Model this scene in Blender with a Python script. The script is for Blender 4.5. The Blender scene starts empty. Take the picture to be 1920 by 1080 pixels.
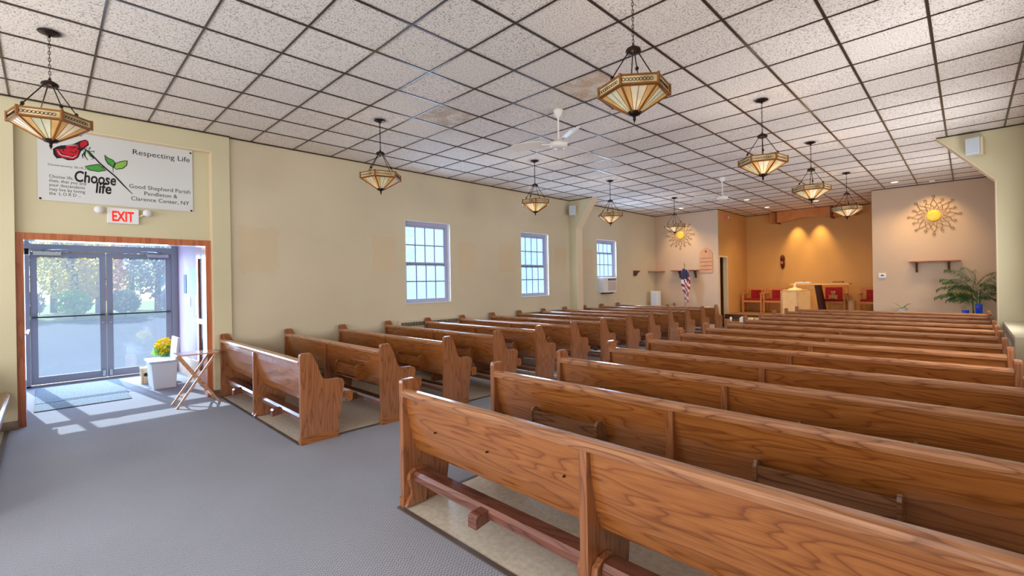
import bpy, bmesh, math, random
from mathutils import Vector, Matrix
random.seed(7)
PI = math.pi
S = bpy.context.scene
COL = S.collection

# ------------------------------------------------------------------ camera
T = .6096
ZC = 3.7144
F, YAW, ROLL, CYPX = 864.31, -.7794, -.0168, 529.11
cy_, sy_ = math.cos(YAW), math.sin(YAW)
fwd = Vector((sy_, cy_, 0)); rgt = Vector((cy_, -sy_, 0)); up = Vector((0, 0, 1))
r2 = rgt * math.cos(ROLL) + up * math.sin(ROLL)
u2 = -rgt * math.sin(ROLL) + up * math.cos(ROLL)
cam = bpy.data.cameras.new('camera'); camo = bpy.data.objects.new('camera', cam); COL.objects.link(camo)
M = Matrix(((r2.x, u2.x, -fwd.x, 0), (r2.y, u2.y, -fwd.y, 0), (r2.z, u2.z, -fwd.z, 1.55), (0, 0, 0, 1)))
camo.matrix_world = M
cam.sensor_width = 36; cam.lens = F / 1920 * 36
cam.shift_y = (CYPX - 540) / 1920
cam.clip_start = .02; cam.clip_end = 300
S.camera = camo

# ------------------------------------------------------------------ world, sun, added daylight lamps, exposure
w = bpy.data.worlds.new('world'); S.world = w; w.use_nodes = True
nt = w.node_tree; bg = nt.nodes['Background']
sky = nt.nodes.new('ShaderNodeTexSky'); sky.sky_type = 'NISHITA'; sky.sun_disc = False
sky.sun_elevation = math.radians(35); sky.sun_rotation = math.radians(261); sky.air_density = 1.2; sky.dust_density = 1.6
nt.links.new(sky.outputs[0], bg.inputs[0]); bg.inputs[1].default_value = .26
def light(name, kind, loc, energy, color, direction=None, **k):
    l = bpy.data.lights.new(name, kind); l.energy = energy; l.color = color
    for a, v in k.items(): setattr(l, a, v)
    o = bpy.data.objects.new(name, l); COL.objects.link(o); o.location = loc
    if direction is not None: o.rotation_euler = Vector(direction).to_track_quat('-Z', 'Y').to_euler()
    return o
light('sun', 'SUN', (-20, 0, 20), 12.5, (1, .96, .88), (1, .155, -.70), angle=.008)
# area lamps set in the openings as daylight; rear and right ones added fill
for n, loc, sx, sz, e, d in [
        ('fill_rear', (-1.6, -3.9, 1.9), 3.2, 1.7, 215, (0, 1, 0)),
        ('fill_rear', (-5.6, -3.9, 1.9), 3.2, 1.7, 130, (0, 1, 0)),
        ('fill_right', (.60, -2.0, 1.97), 1.9, 1.5, 120, (-1, 0, 0)),
        ('fill_right', (.60, 5.35, 1.97), 1.0, 1.5, 80, (-1, 0, 0)),
        ('fill_right', (.60, 8.5, 1.97), 1.0, 1.5, 80, (-1, 0, 0)),
        ('day_lamp_left', (-7.66, -2.0, 1.97), 1.9, 1.5, 30, (1, 0, 0)),
        ('day_lamp_left', (-7.62, 5.36, 1.97), 1.0, 1.5, 45, (1, 0, 0)),
        ('day_lamp_left', (-7.62, 8.52, 1.97), 1.0, 1.5, 45, (1, 0, 0)),
        ('fill_right', (.60, 11.7, 1.97), 1.0, 1.5, 70, (-1, 0, 0)),
        ('day_lamp_left', (-7.62, 11.7, 2.2), 1.0, 1.0, 70, (1, 0, 0)),
        ('day_lamp_door', (-10.5, .75, 1.15), 1.7, 2.0, 120, (1, 0, 0))]:
    o = light(n, 'AREA', loc, e, (.50, .70, 1) if 'left' in n or 'door' in n else (.97, .97, 1), d, shape='RECTANGLE', size=sx, size_y=sz)
    o.visible_camera = False; o.visible_glossy = 'left' in n or 'door' in n
S.view_settings.view_transform = 'Standard'; S.view_settings.look = 'None'
S.view_settings.gamma = 1; S.view_settings.use_curve_mapping = False
S.view_settings.exposure = -.29
S.cycles.use_denoising = True
S.cycles.max_bounces = 8; S.cycles.diffuse_bounces = 5; S.cycles.transparent_max_bounces = 24
S.cycles.caustics_reflective = False; S.cycles.caustics_refractive = False
S.cycles.sample_clamp_indirect = 6

# ------------------------------------------------------------------ materials
def lin(c):
    return tuple(((v / 255) / 12.92 if v / 255 <= .04045 else ((v / 255 + .055) / 1.055) ** 2.4) for v in c) + (1,)
class NT:
    def __init__(s, name):
        s.m = bpy.data.materials.new(name); s.m.use_nodes = True; s.t = s.m.node_tree; s.b = s.t.nodes['Principled BSDF']
    def n(s, typ, **k):
        x = s.t.nodes.new('ShaderNode' + typ)
        for a, v in k.items():
            if a.startswith('_'): setattr(x, a[1:], v)
            else: x.inputs[int(a[1:]) if a[0] == 'i' and a[1:].isdigit() else a.replace('_', ' ')].default_value = v
        return x
    def l(s, a, b): s.t.links.new(a, b)
    def ramp(s, src, stops):
        r = s.t.nodes.new('ShaderNodeValToRGB'); el = r.color_ramp.elements
        while len(el) < len(stops): el.new(.5)
        for e, (p, c) in zip(el, stops): e.position = p; e.color = c if len(c) == 4 else lin(c)
        s.l(src, r.inputs[0]); return r.outputs[0]
    def coord(s, scale=(1, 1, 1), rnd=False, kind='Object'):
        c = s.t.nodes.new('ShaderNodeTexCoord'); mp = s.t.nodes.new('ShaderNodeMapping'); mp.inputs['Scale'].default_value = scale
        if rnd:
            oi = s.t.nodes.new('ShaderNodeObjectInfo'); va = s.t.nodes.new('ShaderNodeVectorMath'); va.operation = 'SCALE'
            va.inputs[0].default_value = (3.1, 7.7, 5.3); s.l(oi.outputs['Random'], va.inputs['Scale'])
            ad = s.t.nodes.new('ShaderNodeVectorMath'); s.l(c.outputs[kind], ad.inputs[0]); s.l(va.outputs[0], ad.inputs[1]); s.l(ad.outputs[0], mp.inputs[0])
        else: s.l(c.outputs[kind], mp.inputs[0])
        return mp.outputs[0]
    def bump(s, h, strength=.2, dist=.01):
        b = s.n('Bump'); b.inputs['Strength'].default_value = strength; b.inputs['Distance'].default_value = dist
        s.l(h, b.inputs['Height']); s.l(b.outputs[0], s.b.inputs['Normal'])
def plain(name, c, rough=.6, metal=0., spec=.5, emit=None, es=0, coat=0, noise=0):
    k = NT(name); k.b.inputs['Base Color'].default_value = lin(c); k.b.inputs['Roughness'].default_value = rough
    k.b.inputs['Metallic'].default_value = metal; k.b.inputs['Specular IOR Level'].default_value = spec
    k.b.inputs['Coat Weight'].default_value = coat
    if emit: k.b.inputs['Emission Color'].default_value = lin(emit); k.b.inputs['Emission Strength'].default_value = es
    if noise:
        nz = k.n('Texture' + 'Noise' if False else 'TexNoise', Scale=6., Detail=3.); k.l(k.coord(), nz.inputs['Vector'])
        a = tuple(max(0, v - noise) for v in c); b = tuple(min(255, v + noise) for v in c)
        k.l(k.ramp(nz.outputs[0], [(.3, a), (.7, b)]), k.b.inputs['Base Color'])
    return k.m
def oak(name, dark, mid, light_, axis='x', rough=.3, ring=13.):
    k = NT(name)
    sc = {'x': (.75, 6, 6), 'z': (6, 6, .75), 'y': (6, .75, 6)}[axis]
    sf = {'x': (3, 130, 130), 'z': (130, 130, 3), 'y': (130, 3, 130)}[axis]
    n1 = k.n('TexNoise', Scale=1.1, Detail=2.5, Roughness=.45); k.l(k.coord(sc, True), n1.inputs['Vector'])
    mu = k.n('Math', _operation='MULTIPLY'); mu.inputs[1].default_value = ring; k.l(n1.outputs[0], mu.inputs[0])
    fr = k.n('Math', _operation='FRACT'); k.l(mu.outputs[0], fr.inputs[0])
    c1 = k.ramp(fr.outputs[0], [(0, dark), (.18, mid), (.7, light_), (.94, mid), (1, dark)])
    n2 = k.n('TexNoise', Scale=1., Detail=3., Roughness=.6); k.l(k.coord(sf, True), n2.inputs['Vector'])
    c2 = k.ramp(n2.outputs[0], [(.36, (.62, .58, .54, 1)), (.56, (1, 1, 1, 1))])
    mx = k.n('Mix', _data_type='RGBA', _blend_type='MULTIPLY'); mx.inputs[0].default_value = .55
    k.l(c1, mx.inputs[6]); k.l(c2, mx.inputs[7])
    k.l(mx.outputs[2], k.b.inputs['Base Color'])
    k.b.inputs['Roughness'].default_value = rough; k.b.inputs['Coat Weight'].default_value = .9; k.b.inputs['Coat Roughness'].default_value = .14
    k.bump(n2.outputs[0], .12, .002)
    return k.m
oak_x = oak('oak_long', (126, 68, 26), (154, 92, 42), (166, 103, 50), 'x')
oak_z = oak('oak_upright', (124, 74, 44), (150, 94, 58), (162, 104, 66), 'z')
oak_y = oak('oak_cross', (126, 68, 26), (154, 92, 42), (166, 103, 50), 'y')
rail_m = oak('oak_rail', (128, 78, 48), (160, 106, 68), (174, 120, 80), 'x', .26)
kneel_m = oak('kneeler_wood', (84, 48, 38), (114, 68, 54), (128, 80, 64), 'x', .28)
rack_m = oak('rack_wood', (80, 50, 34), (132, 92, 66), (146, 104, 76), 'x', .35)
door_wood = oak('door_frame_wood', (166, 90, 54), (188, 108, 68), (198, 118, 76), 'z', .4, 5)
pine_x = oak('pale_wood', (196, 150, 100), (220, 178, 126), (232, 196, 148), 'x', .4, 5)
pine_z = oak('pale_wood_upright', (200, 156, 106), (226, 186, 134), (236, 200, 152), 'z', .4, 5)
shelf_m = oak('shelf_wood', (120, 68, 40), (160, 98, 60), (178, 112, 72), 'x', .4)
tray_m = oak('tray_table_wood', (180, 124, 86), (206, 152, 112), (222, 172, 134), 'x', .35)
def wallmat(name, c, v=5):
    k = NT(name); nz = k.n('TexNoise', Scale=.7, Detail=3.); k.l(k.coord(), nz.inputs['Vector'])
    k.l(k.ramp(nz.outputs[0], [(.3, tuple(a - v for a in c)), (.7, tuple(min(255, a + v) for a in c))]), k.b.inputs['Base Color'])
    k.b.inputs['Roughness'].default_value = .55; k.b.inputs['Specular IOR Level'].default_value = .35
    n2 = k.n('TexNoise', Scale=120., Detail=1.); k.l(k.coord(), n2.inputs['Vector']); k.bump(n2.outputs[0], .08, .003)
    return k.m
cream = wallmat('cream_paint', (210, 198, 170))
sage = wallmat('sage_paint', (208, 200, 166))
tan = wallmat('tan_paint', (208, 182, 156))
ochre = wallmat('ochre_paint', (208, 160, 98))
white_paint = plain('white_paint', (226, 224, 216), .5)
trim_cream = plain('trim_cream', (228, 210, 178), .45)
patchm = wallmat('old_paint_patch', (211, 193, 160), 7)
bronze = plain('dark_bronze', (52, 42, 38), .35, .7)
tee_m = plain('ceiling_tee_dark', (66, 54, 46), .28, .35)
black = plain('black', (22, 20, 20), .5)
alum = plain('grey_aluminium', (158, 162, 172), .4, .1)
alum_d = plain('dark_aluminium', (74, 80, 92), .4, .4)
silver = plain('silver_metal', (214, 218, 226), .25, .8)
white_pl = plain('white_plastic', (232, 234, 234), .35)
red_m = plain('red_upholstery', (150, 22, 30), .8, noise=10)
base_m = plain('stone_base', (120, 104, 90), .7, noise=22)
strip_m = plain('edge_strip', (92, 80, 74), .4)
# ceiling tile
def tilemat(name, c, stain=None):
    k = NT(name)
    n1 = k.n('TexNoise', Scale=75., Detail=2., Roughness=.6); k.l(k.coord((1, 1, 1), True), n1.inputs['Vector'])
    c1 = k.ramp(n1.outputs[0], [(.36, tuple(int(v * .66) for v in c)), (.45, c), (.8, tuple(min(255, v + 8) for v in c))])
    oi = k.n('ObjectInfo'); va = k.ramp(oi.outputs['Random'], [(0, (.93, .93, .92, 1)), (1, (1, 1, 1, 1))])
    mx = k.n('Mix', _data_type='RGBA', _blend_type='MULTIPLY'); mx.inputs[0].default_value = 1; k.l(c1, mx.inputs[6]); k.l(va, mx.inputs[7])
    out = mx.outputs[2]
    if stain:
        g = k.n('TexNoise', Scale=4.5, Detail=2.); k.l(k.coord(), g.inputs['Vector'])
        m2 = k.n('Mix', _data_type='RGBA', _blend_type='MULTIPLY'); k.l(k.ramp(g.outputs[0], [(.38, (0, 0, 0, 1)), (.62, (1, 1, 1, 1))]), m2.inputs[0])
        k.l(out, m2.inputs[6]); m2.inputs[7].default_value = lin(stain); out = m2.outputs[2]
    k.l(out, k.b.inputs['Base Color']); k.b.inputs['Roughness'].default_value = .85; k.b.inputs['Specular IOR Level'].default_value = .2
    k.bump(n1.outputs[0], .35, .004); return k.m
tile_m = tilemat('ceiling_tile', (240, 232, 224))
tile_st = tilemat('ceiling_tile_stained', (234, 224, 212), (222, 212, 202))
tile_rust = tilemat('ceiling_tile_rust', (234, 226, 214), (236, 214, 196))
# carpet : small loops in rows
k = NT('woven_carpet'); tc = k.n('TexCoord'); sp = k.n('SeparateXYZ'); k.l(tc.outputs['Object'], sp.inputs[0])
def sinw(out, f, ph=None):
    a = k.n('Math', _operation='MULTIPLY'); a.inputs[1].default_value = f; k.l(out, a.inputs[0]); o = a.outputs[0]
    if ph is not None:
        b = k.n('Math', _operation='ADD'); k.l(o, b.inputs[0]); k.l(ph, b.inputs[1]); o = b.outputs[0]
    s_ = k.n('Math', _operation='SINE'); k.l(o, s_.inputs[0]); return s_.outputs[0]
sy1 = sinw(sp.outputs[1], 2 * PI / .026)
rowm = k.n('Math', _operation='MULTIPLY'); rowm.inputs[1].default_value = 1.6; k.l(sy1, rowm.inputs[0])
sx1 = sinw(sp.outputs[0], 2 * PI / .022, rowm.outputs[0])
mm = k.n('Math', _operation='MULTIPLY_ADD'); k.l(sx1, mm.inputs[0]); mm.inputs[1].default_value = .35; mm.inputs[2].default_value = .5
nf = k.n('TexNoise', Scale=160., Detail=2.); k.l(k.coord(), nf.inputs['Vector'])
av = k.n('Math', _operation='ADD'); k.l(mm.outputs[0], av.inputs[0]); k.l(nf.outputs[0], av.inputs[1])
hv = k.n('Math', _operation='MULTIPLY'); hv.inputs[1].default_value = .5; k.l(av.outputs[0], hv.inputs[0])
c1 = k.ramp(hv.outputs[0], [(.28, (130, 133, 142)), (.52, (160, 164, 174)), (.75, (178, 183, 193))])
nb = k.n('TexNoise', Scale=.6, Detail=3.); k.l(k.coord(), nb.inputs['Vector'])
mx = k.n('Mix', _data_type='RGBA', _blend_type='MULTIPLY'); mx.inputs[0].default_value = 1
k.l(c1, mx.inputs[6]); k.l(k.ramp(nb.outputs[0], [(.3, (.88, .87, .87, 1)), (.7, (1, 1, 1, 1))]), mx.inputs[7]); k.l(mx.outputs[2], k.b.inputs['Base Color'])
k.b.inputs['Roughness'].default_value = .95; k.b.inputs['Specular IOR Level'].default_value = .15; k.bump(hv.outputs[0], .5, .006)
carpet = k.m
# vinyl floor
k = NT('vinyl_floor'); n1 = k.n('TexNoise', Scale=26., Detail=4., Roughness=.65); k.l(k.coord(), n1.inputs['Vector'])
k.l(k.ramp(n1.outputs[0], [(.3, (196, 184, 164)), (.7, (222, 212, 194))]), k.b.inputs['Base Color']); k.b.inputs['Roughness'].default_value = .22
vinyl = k.m
k = NT('mat_fibre'); n1 = k.n('TexNoise', Scale=70., Detail=3.); k.l(k.coord(), n1.inputs['Vector'])
k.l(k.ramp(n1.outputs[0], [(.35, (70, 84, 96)), (.65, (124, 140, 152))]), k.b.inputs['Base Color']); k.b.inputs['Roughness'].default_value = .9
matfib = k.m
# glass
def glass(name, tint, haze=0., hazec=(220, 232, 245), gl=.08):
    m = bpy.data.materials.new(name); m.use_nodes = True; t = m.node_tree; t.nodes.clear()
    o = t.nodes.new('ShaderNodeOutputMaterial'); tr = t.nodes.new('ShaderNodeBsdfTransparent'); tr.inputs[0].default_value = lin(tint)
    g = t.nodes.new('ShaderNodeBsdfGlossy'); g.inputs['Roughness'].default_value = .03; mx = t.nodes.new('ShaderNodeMixShader'); mx.inputs[0].default_value = gl
    t.links.new(tr.outputs[0], mx.inputs[1]); t.links.new(g.outputs[0], mx.inputs[2]); out = mx.outputs[0]
    if haze:
        tl = t.nodes.new('ShaderNodeBsdfTranslucent'); tl.inputs[0].default_value = lin(hazec)
        m2 = t.nodes.new('ShaderNodeMixShader'); m2.inputs[0].default_value = haze
        t.links.new(out, m2.inputs[1]); t.links.new(tl.outputs[0], m2.inputs[2]); out = m2.outputs[0]
    t.links.new(out, o.inputs[0]); return m
glass_door = glass('door_glass', (234, 243, 252), .10, (186, 212, 246), .06)
glass_win = glass('window_glass', (226, 234, 252), .45, (166, 196, 238), .05)
def lampglass(name, c, emit=.12):
    k = NT(name); n1 = k.n('TexNoise', Scale=9., Detail=2.); k.l(k.coord((1, 1, 1), True), n1.inputs['Vector'])
    r = k.ramp(n1.outputs[0], [(.3, tuple(max(0, v - 22) for v in c)), (.7, c)])
    k.l(r, k.b.inputs['Base Color']); k.b.inputs['Roughness'].default_value = .18
    k.b.inputs['Transmission Weight'].default_value = 0; k.b.inputs['Subsurface Weight'].default_value = 0
    t = k.t; tl = t.nodes.new('ShaderNodeBsdfTranslucent'); t.links.new(r, tl.inputs[0]); mxs = t.nodes.new('ShaderNodeMixShader'); mxs.inputs[0].default_value = .28
    t.links.new(k.b.outputs[0], mxs.inputs[1]); t.links.new(tl.outputs[0], mxs.inputs[2])
    t.links.new(mxs.outputs[0], t.nodes['Material Output'].inputs[0]); return k.m
amber = lampglass('amber_glass', (224, 186, 128)); ivory = lampglass('ivory_glass', (238, 230, 206)); mint = lampglass('pale_green_glass', (210, 218, 194))
leadm = plain('amber_lead_rim', (142, 92, 42), .4, .3); filig = plain('filigree', (196, 172, 128), .5, noise=40)

# ------------------------------------------------------------------ mesh helpers
def obj(name, bm, m, parent=None, smooth=False, kind=None, label=None, loc=None):
    me = bpy.data.meshes.new(name)
    bmesh.ops.recalc_face_normals(bm, faces=bm.faces)
    bm.to_mesh(me); bm.free()
    for mm_ in (m if isinstance(m, list) else [m]): me.materials.append(mm_)
    if smooth:
        for p in me.polygons: p.use_smooth = True
    o = bpy.data.objects.new(name, me); COL.objects.link(o)
    if parent is not None: o.parent = parent
    if kind: o['kind'] = kind
    if label: o['label'] = label
    if loc is not None: o.location = loc
    return o
def B(): return bmesh.new()
def box(bm, a, b, mi=0, bev=0):
    x0, y0, z0 = a; x1, y1, z1 = b
    v = [bm.verts.new(p) for p in [(x0, y0, z0), (x1, y0, z0), (x1, y1, z0), (x0, y1, z0), (x0, y0, z1), (x1, y0, z1), (x1, y1, z1), (x0, y1, z1)]]
    fs = [bm.faces.new([v[i] for i in q]) for q in [(0, 3, 2, 1), (4, 5, 6, 7), (0, 1, 5, 4), (1, 2, 6, 5), (2, 3, 7, 6), (3, 0, 4, 7)]]
    for f in fs: f.material_index = mi
    if bev:
        es = list({e for f in fs for e in f.edges}); bmesh.ops.bevel(bm, geom=es, offset=bev, segments=2, affect='EDGES', profile=.6)
    return bm
def bx(a, b, bev=0): return box(B(), a, b, 0, bev)
def prism(bm, prof, a0, a1, axis='x', bev=0):
    """prof: 2D points; axis x -> (y,z), y -> (x,z), z -> (x,y)"""
    def P(p, t): return {'x': (t, p[0], p[1]), 'y': (p[0], t, p[1]), 'z': (p[0], p[1], t)}[axis]
    A = [bm.verts.new(P(p, a0)) for p in prof]; C = [bm.verts.new(P(p, a1)) for p in prof]; n = len(prof)
    fs = [bm.faces.new(A), bm.faces.new(C[::-1])]
    for i in range(n): fs.append(bm.faces.new([A[i], C[i], C[(i + 1) % n], A[(i + 1) % n]]))
    if bev:
        es = list(set(fs[0].edges) | set(fs[1].edges)); bmesh.ops.bevel(bm, geom=es, offset=bev, segments=2, affect='EDGES', profile=.6)
    return bm
def tube(bm, pts, r, n=8, closed=False, mi=0):
    pts = [Vector(p) for p in pts]; rings = []; N = len(pts)
    for i, p in enumerate(pts):
        if closed: d = pts[(i + 1) % N] - pts[i - 1]
        else: d = pts[min(i + 1, N - 1)] - pts[max(i - 1, 0)]
        d.normalize(); a = d.orthogonal().normalized() if not rings else None
        if a is None:
            a = prev - d * prev.dot(d)
            if a.length < 1e-6: a = d.orthogonal()
            a.normalize()
        prev = a; b = d.cross(a); rr = r[i] if isinstance(r, (list, tuple)) else r
        rings.append([bm.verts.new(p + (a * math.cos(t) + b * math.sin(t)) * rr) for t in [2 * PI * j / n for j in range(n)]])
    M_ = N if closed else N - 1
    for i in range(M_):
        A, C = rings[i], rings[(i + 1) % N]
        for j in range(n): bm.faces.new([A[j], A[(j + 1) % n], C[(j + 1) % n], C[j]]).material_index = mi
    if not closed: bm.faces.new(rings[0][::-1]).material_index = mi; bm.faces.new(rings[-1]).material_index = mi
    return bm
def lathe(bm, prof, c=(0, 0, 0), n=24, axis='z', mi=0, rot=0):
    rings = []
    for r, h in prof:
        ring = []
        for j in range(n):
            t = 2 * PI * j / n + rot; a, b = max(r, 1e-4) * math.cos(t), max(r, 1e-4) * math.sin(t)
            p = {'z': (a, b, h), 'x': (h, a, b), 'y': (a, h, b)}[axis]
            ring.append(bm.verts.new((p[0] + c[0], p[1] + c[1], p[2] + c[2])))
        rings.append(ring)
    for A, C in zip(rings, rings[1:]):
        for j in range(n): bm.faces.new([A[j], A[(j + 1) % n], C[(j + 1) % n], C[j]]).material_index = mi
    bm.faces.new(rings[0][::-1]).material_index = mi; bm.faces.new(rings[-1]).material_index = mi
    return bm
def empty(name, loc=(0, 0, 0), label=None, cat=None, group=None, rz=0):
    o = bpy.data.objects.new(name, None); COL.objects.link(o); o.location = loc; o.rotation_euler[2] = rz; o.empty_display_size = .1
    tag(o, label, cat, group); return o
def tag(o, label=None, cat=None, group=None, kind=None):
    if label: o['label'] = label
    if cat: o['category'] = cat
    if group: o['group'] = group
    if kind: o['kind'] = kind
    return o
def children(o): return [c for c in ALL if c.parent == o]
def tree(o):
    out = [(o, None)]
    kids = {}
    for c in COL.objects: kids.setdefault(c.parent, []).append(c)
    def walk(p):
        for c in kids.get(p, []): out.append((c, p)); walk(c)
    walk(o); return out
def copy_tree(src, loc, label=None, group=None, skip=()):
    mp = {}
    for o, p in tree(src):
        if o.get('_opt') in skip and o.get('_opt'): continue
        if p is not None and p not in mp: continue
        c = o.copy(); COL.objects.link(c); mp[o] = c
        if p is not None: c.parent = mp[p]
    r = mp[src]; r.location = loc
    if label: r['label'] = label
    if group: r['group'] = group
    return r
def struct(name, bm, m, parent=None, label=None, **k):
    return obj(name, bm, m, parent, kind='structure' if parent is None else None, label=label, **k)

# ------------------------------------------------------------------ setting: walls with openings
def wall_x(name, x0, x1, y0, y1, z0, z1, holes, m):
    bm = B(); ys = sorted({y0, y1, *[h[0] for h in holes], *[h[1] for h in holes]}); zs = sorted({z0, z1, *[h[2] for h in holes], *[h[3] for h in holes]})
    for a, b in zip(ys, ys[1:]):
        run = None
        for c, d in zip(zs, zs[1:]):
            inside = any(h[0] <= a and b <= h[1] and h[2] <= c and d <= h[3] for h in holes)
            if inside:
                if run: box(bm, (x0, a, run[0]), (x1, b, run[1])); run = None
            else: run = (run[0], d) if run else (c, d)
        if run: box(bm, (x0, a, run[0]), (x1, b, run[1]))
    return struct(name, bm, m)
XL, XR, YF, YN, YR = -7.60, .62, 14.70, 17.30, -4.0
W = [(4.82, 5.89, 1.17, 2.77), (8.01, 9.03, 1.19, 2.75), (11.19, 12.22, 1.19, 2.75)]
wl = wall_x('wall_left', -7.86, XL, 1.88, YF, 0, 3.8, W, cream)
wall_x('wall_left', -7.86, -7.66, -4.0, 1.88, 0, 3.8, [(-.25, 1.67, 0, 2.21), (-3.0, -1.0, 1.2, 2.75)], sage)
RW = [(-3.0, -1.0, 1.2, 2.75), (11.2, 12.2, 1.2, 2.75), (4.82, 5.89, 1.2, 2.77), (8.0, 9.0, 1.2, 2.75)]  # right-wall openings out of view, added to let fill light in
wall_x('wall_right', XR, XR + .2, -4.0, YF + .2, 0, 3.8, RW, cream)
# rear wall (behind the camera); its two wide windows are added for light
bm = B()
for a, b in [(-7.86, -7.2), (-4.0, -3.2), (0, .82)]: box(bm, (a, YR - .2, 0), (b, YR, 3.8))
for a, b in [(-7.2, -4.0), (-3.2, 0)]:
    box(bm, (a, YR - .2, 0), (b, YR, 1.0)); box(bm, (a, YR - .2, 2.8), (b, YR, 3.8))
struct('wall_rear', bm, cream)
struct('wall_front', bx((-7.86, YF, 0), (-5.5, YF + .06, 3.8)), tan, label='tan front wall left of the altar recess')
struct('wall_front', bx((-1.7, YF, 0), (XR + .2, YF + .2, 3.8)), tan, label='tan front wall right of the altar recess')
bm = B()
box(bm, (-5.6, YF + .06, 0), (-5.5, 14.78, 3.8)); box(bm, (-5.6, 15.42, 0), (-5.5, YN, 3.8)); box(bm, (-5.6, 14.78, 2.24), (-5.5, 15.42, 3.8))
struct('wall_recess_left', bm, ochre)
struct('wall_recess_back', bx((-5.7, YN, 0), (-1.5, YN + .2, 3.8)), ochre)
struct('wall_recess_right', bx((-1.7, YF + .2, 0), (-1.5, YN, 3.8)), tan)
# doorway in the recess side wall
d3 = struct('door_3', bx((-5.60, 14.80, .0), (-5.565, 14.97, 2.22)), plain('dark_red_door', (92, 34, 24), .5), label='dark doorway in the ochre recess wall')
struct('door_frame', box(box(box(B(), (-5.62, 14.755, 0), (-5.485, 14.79, 2.27)), (-5.62, 15.41, 0), (-5.485, 15.45, 2.27)), (-5.62, 14.79, 2.225), (-5.485, 15.41, 2.27)), trim_cream, d3)
struct('side_room_wall', box(box(box(B(), (-7.0, 14.76, 0), (-6.9, 16.4, 2.7)), (-6.9, 16.3, 0), (-5.6, 16.4, 2.7)), (-7.0, 14.76, 2.6), (-5.6, 16.4, 2.7)), ochre, d3)
# portal trim round the entrance
bm = B(); box(bm, (-7.66, 1.665, 0), (-7.55, 1.885, 3.79)); box(bm, (-7.66, -.46, 0), (-7.55, -.235, 3.79)); box(bm, (-7.66, -.235, 3.46), (-7.55, 1.665, 3.79))
struct('trim_1', bm, sage, label='pale pilasters and header around the entrance')
struct('trim_2', box(box(B(), (-7.66, -.24, 3.445), (-7.545, 1.67, 3.46)), (-7.66, 1.655, .1), (-7.56, 1.668, 3.45)), trim_cream)
bm = B(); box(bm, (-7.66, 1.66, 0), (-7.535, 1.895, .1)); box(bm, (-7.66, -.47, 0), (-7.535, -.23, .1)); box(bm, (-7.6, 1.9, 0), (-7.585, YF, .1)); struct('baseboard_left', bm, base_m)
# structural frame with knee braces at both side walls
def gusset(x0, xi, xt, name):
    s = 1 if x0 > xi else -1
    prof = [(x0, 0), (xi, 0), (xi, 2.95), (xt, 3.72), (x0, 3.72)]
    o = struct(name, prism(B(), prof, 9.95, 10.17, 'y'), sage)
    bm = B(); dx, dz = (xt - xi), .77; L = math.hypot(dx, dz); nx, nz = s * -dz / L, -abs(dx) / L
    t = .014
    prism(bm, [(xi, 2.95), (xt, 3.72), (xt - s * t, 3.72), (xi - s * t, 2.95)], 9.935, 10.185, 'y'); box(bm, (min(xi, xi - s * t), 9.935, 0), (max(xi, xi - s * t), 10.185, 2.95))
    struct('edge_trim', bm, trim_cream, o); return o
gusset(-7.62, -7.385, -6.86, 'wall_brace_left'); gusset(.63, .325, -.325, 'wall_brace_right')

# ------------------------------------------------------------------ floors
struct('floor', bx((-7.86, YR - .2, -.1), (.82, YN + .2, 0)), carpet)
for a, b in [((-2.80, 1.715, 0), (XR, 12.4, .005)), ((XL, 1.73, 0), (-4.68, 12.4, .005)), ((-7.66, -3.9, 0), (-4.9, -.33, .005))]:
    struct('floor_vinyl', bx(a, b), vinyl)
bm = B()
box(bm, (-2.83, 1.69, 0), (XR, 1.722, .009)); box(bm, (-2.83, 1.722, 0), (-2.80, 12.4, .009))
box(bm, (XL, 1.705, 0), (-4.65, 1.735, .009)); box(bm, (-4.68, 1.735, 0), (-4.65, 12.4, .009)); box(bm, (-7.55, -.335, 0), (-4.87, -.30, .009))
struct('trim_3', bm, strip_m, label='dark edge strip where carpet meets the vinyl')
plat_m = plain('platform_carpet', (150, 114, 78), .9, noise=8)
struct('floor_step', bx((-5.36, 14.85, 0), (-1.75, 15.15, .21)), plat_m); struct('floor_platform', bx((-5.49, 15.15, 0), (-1.71, YN, .42)), plat_m)
struct('trim_4', bx((-5.485, 15.12, .30), (-1.715, 15.16, .425)), plain('riser_dark', (74, 46, 34), .5))

# ------------------------------------------------------------------ ceiling: slab, tees, one object per tile
ceil = struct('ceiling', bx((-7.86, YR - .2, ZC + .05), (.82, YN + .2, ZC + .15)), plain('plenum', (70, 64, 58), .9))
X0, SX, Y0 = -6.3837 * T, 1.0086 * T, -.4271 * T
xs = [X0 - p * SX for p in range(-7, 7)][::-1] + [XR]; xs[0] = XL
ys = [Y0 + q * T for q in range(-6, 29)] + [YN]
tb = bx((-.012, 0, ZC - .004), (.012, ys[-1] - YR, ZC + .05))
for i, x in enumerate(xs[:-1]):
    o = obj('ceiling_tee', bx((x - .010, YR, ZC - .004), (x + .010, YN if -5.5 < x < -1.7 else YF, ZC + .045)), tee_m, ceil)
tb.free()
for y in ys[:-1]:
    xa, xb = (-5.5, -1.7) if y > YF else (XL, XR)
    obj('ceiling_tee', bx((xa, y - .007, ZC - .003), (xb, y + .007, ZC + .04)), tee_m, ceil)
bm = B()
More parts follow.
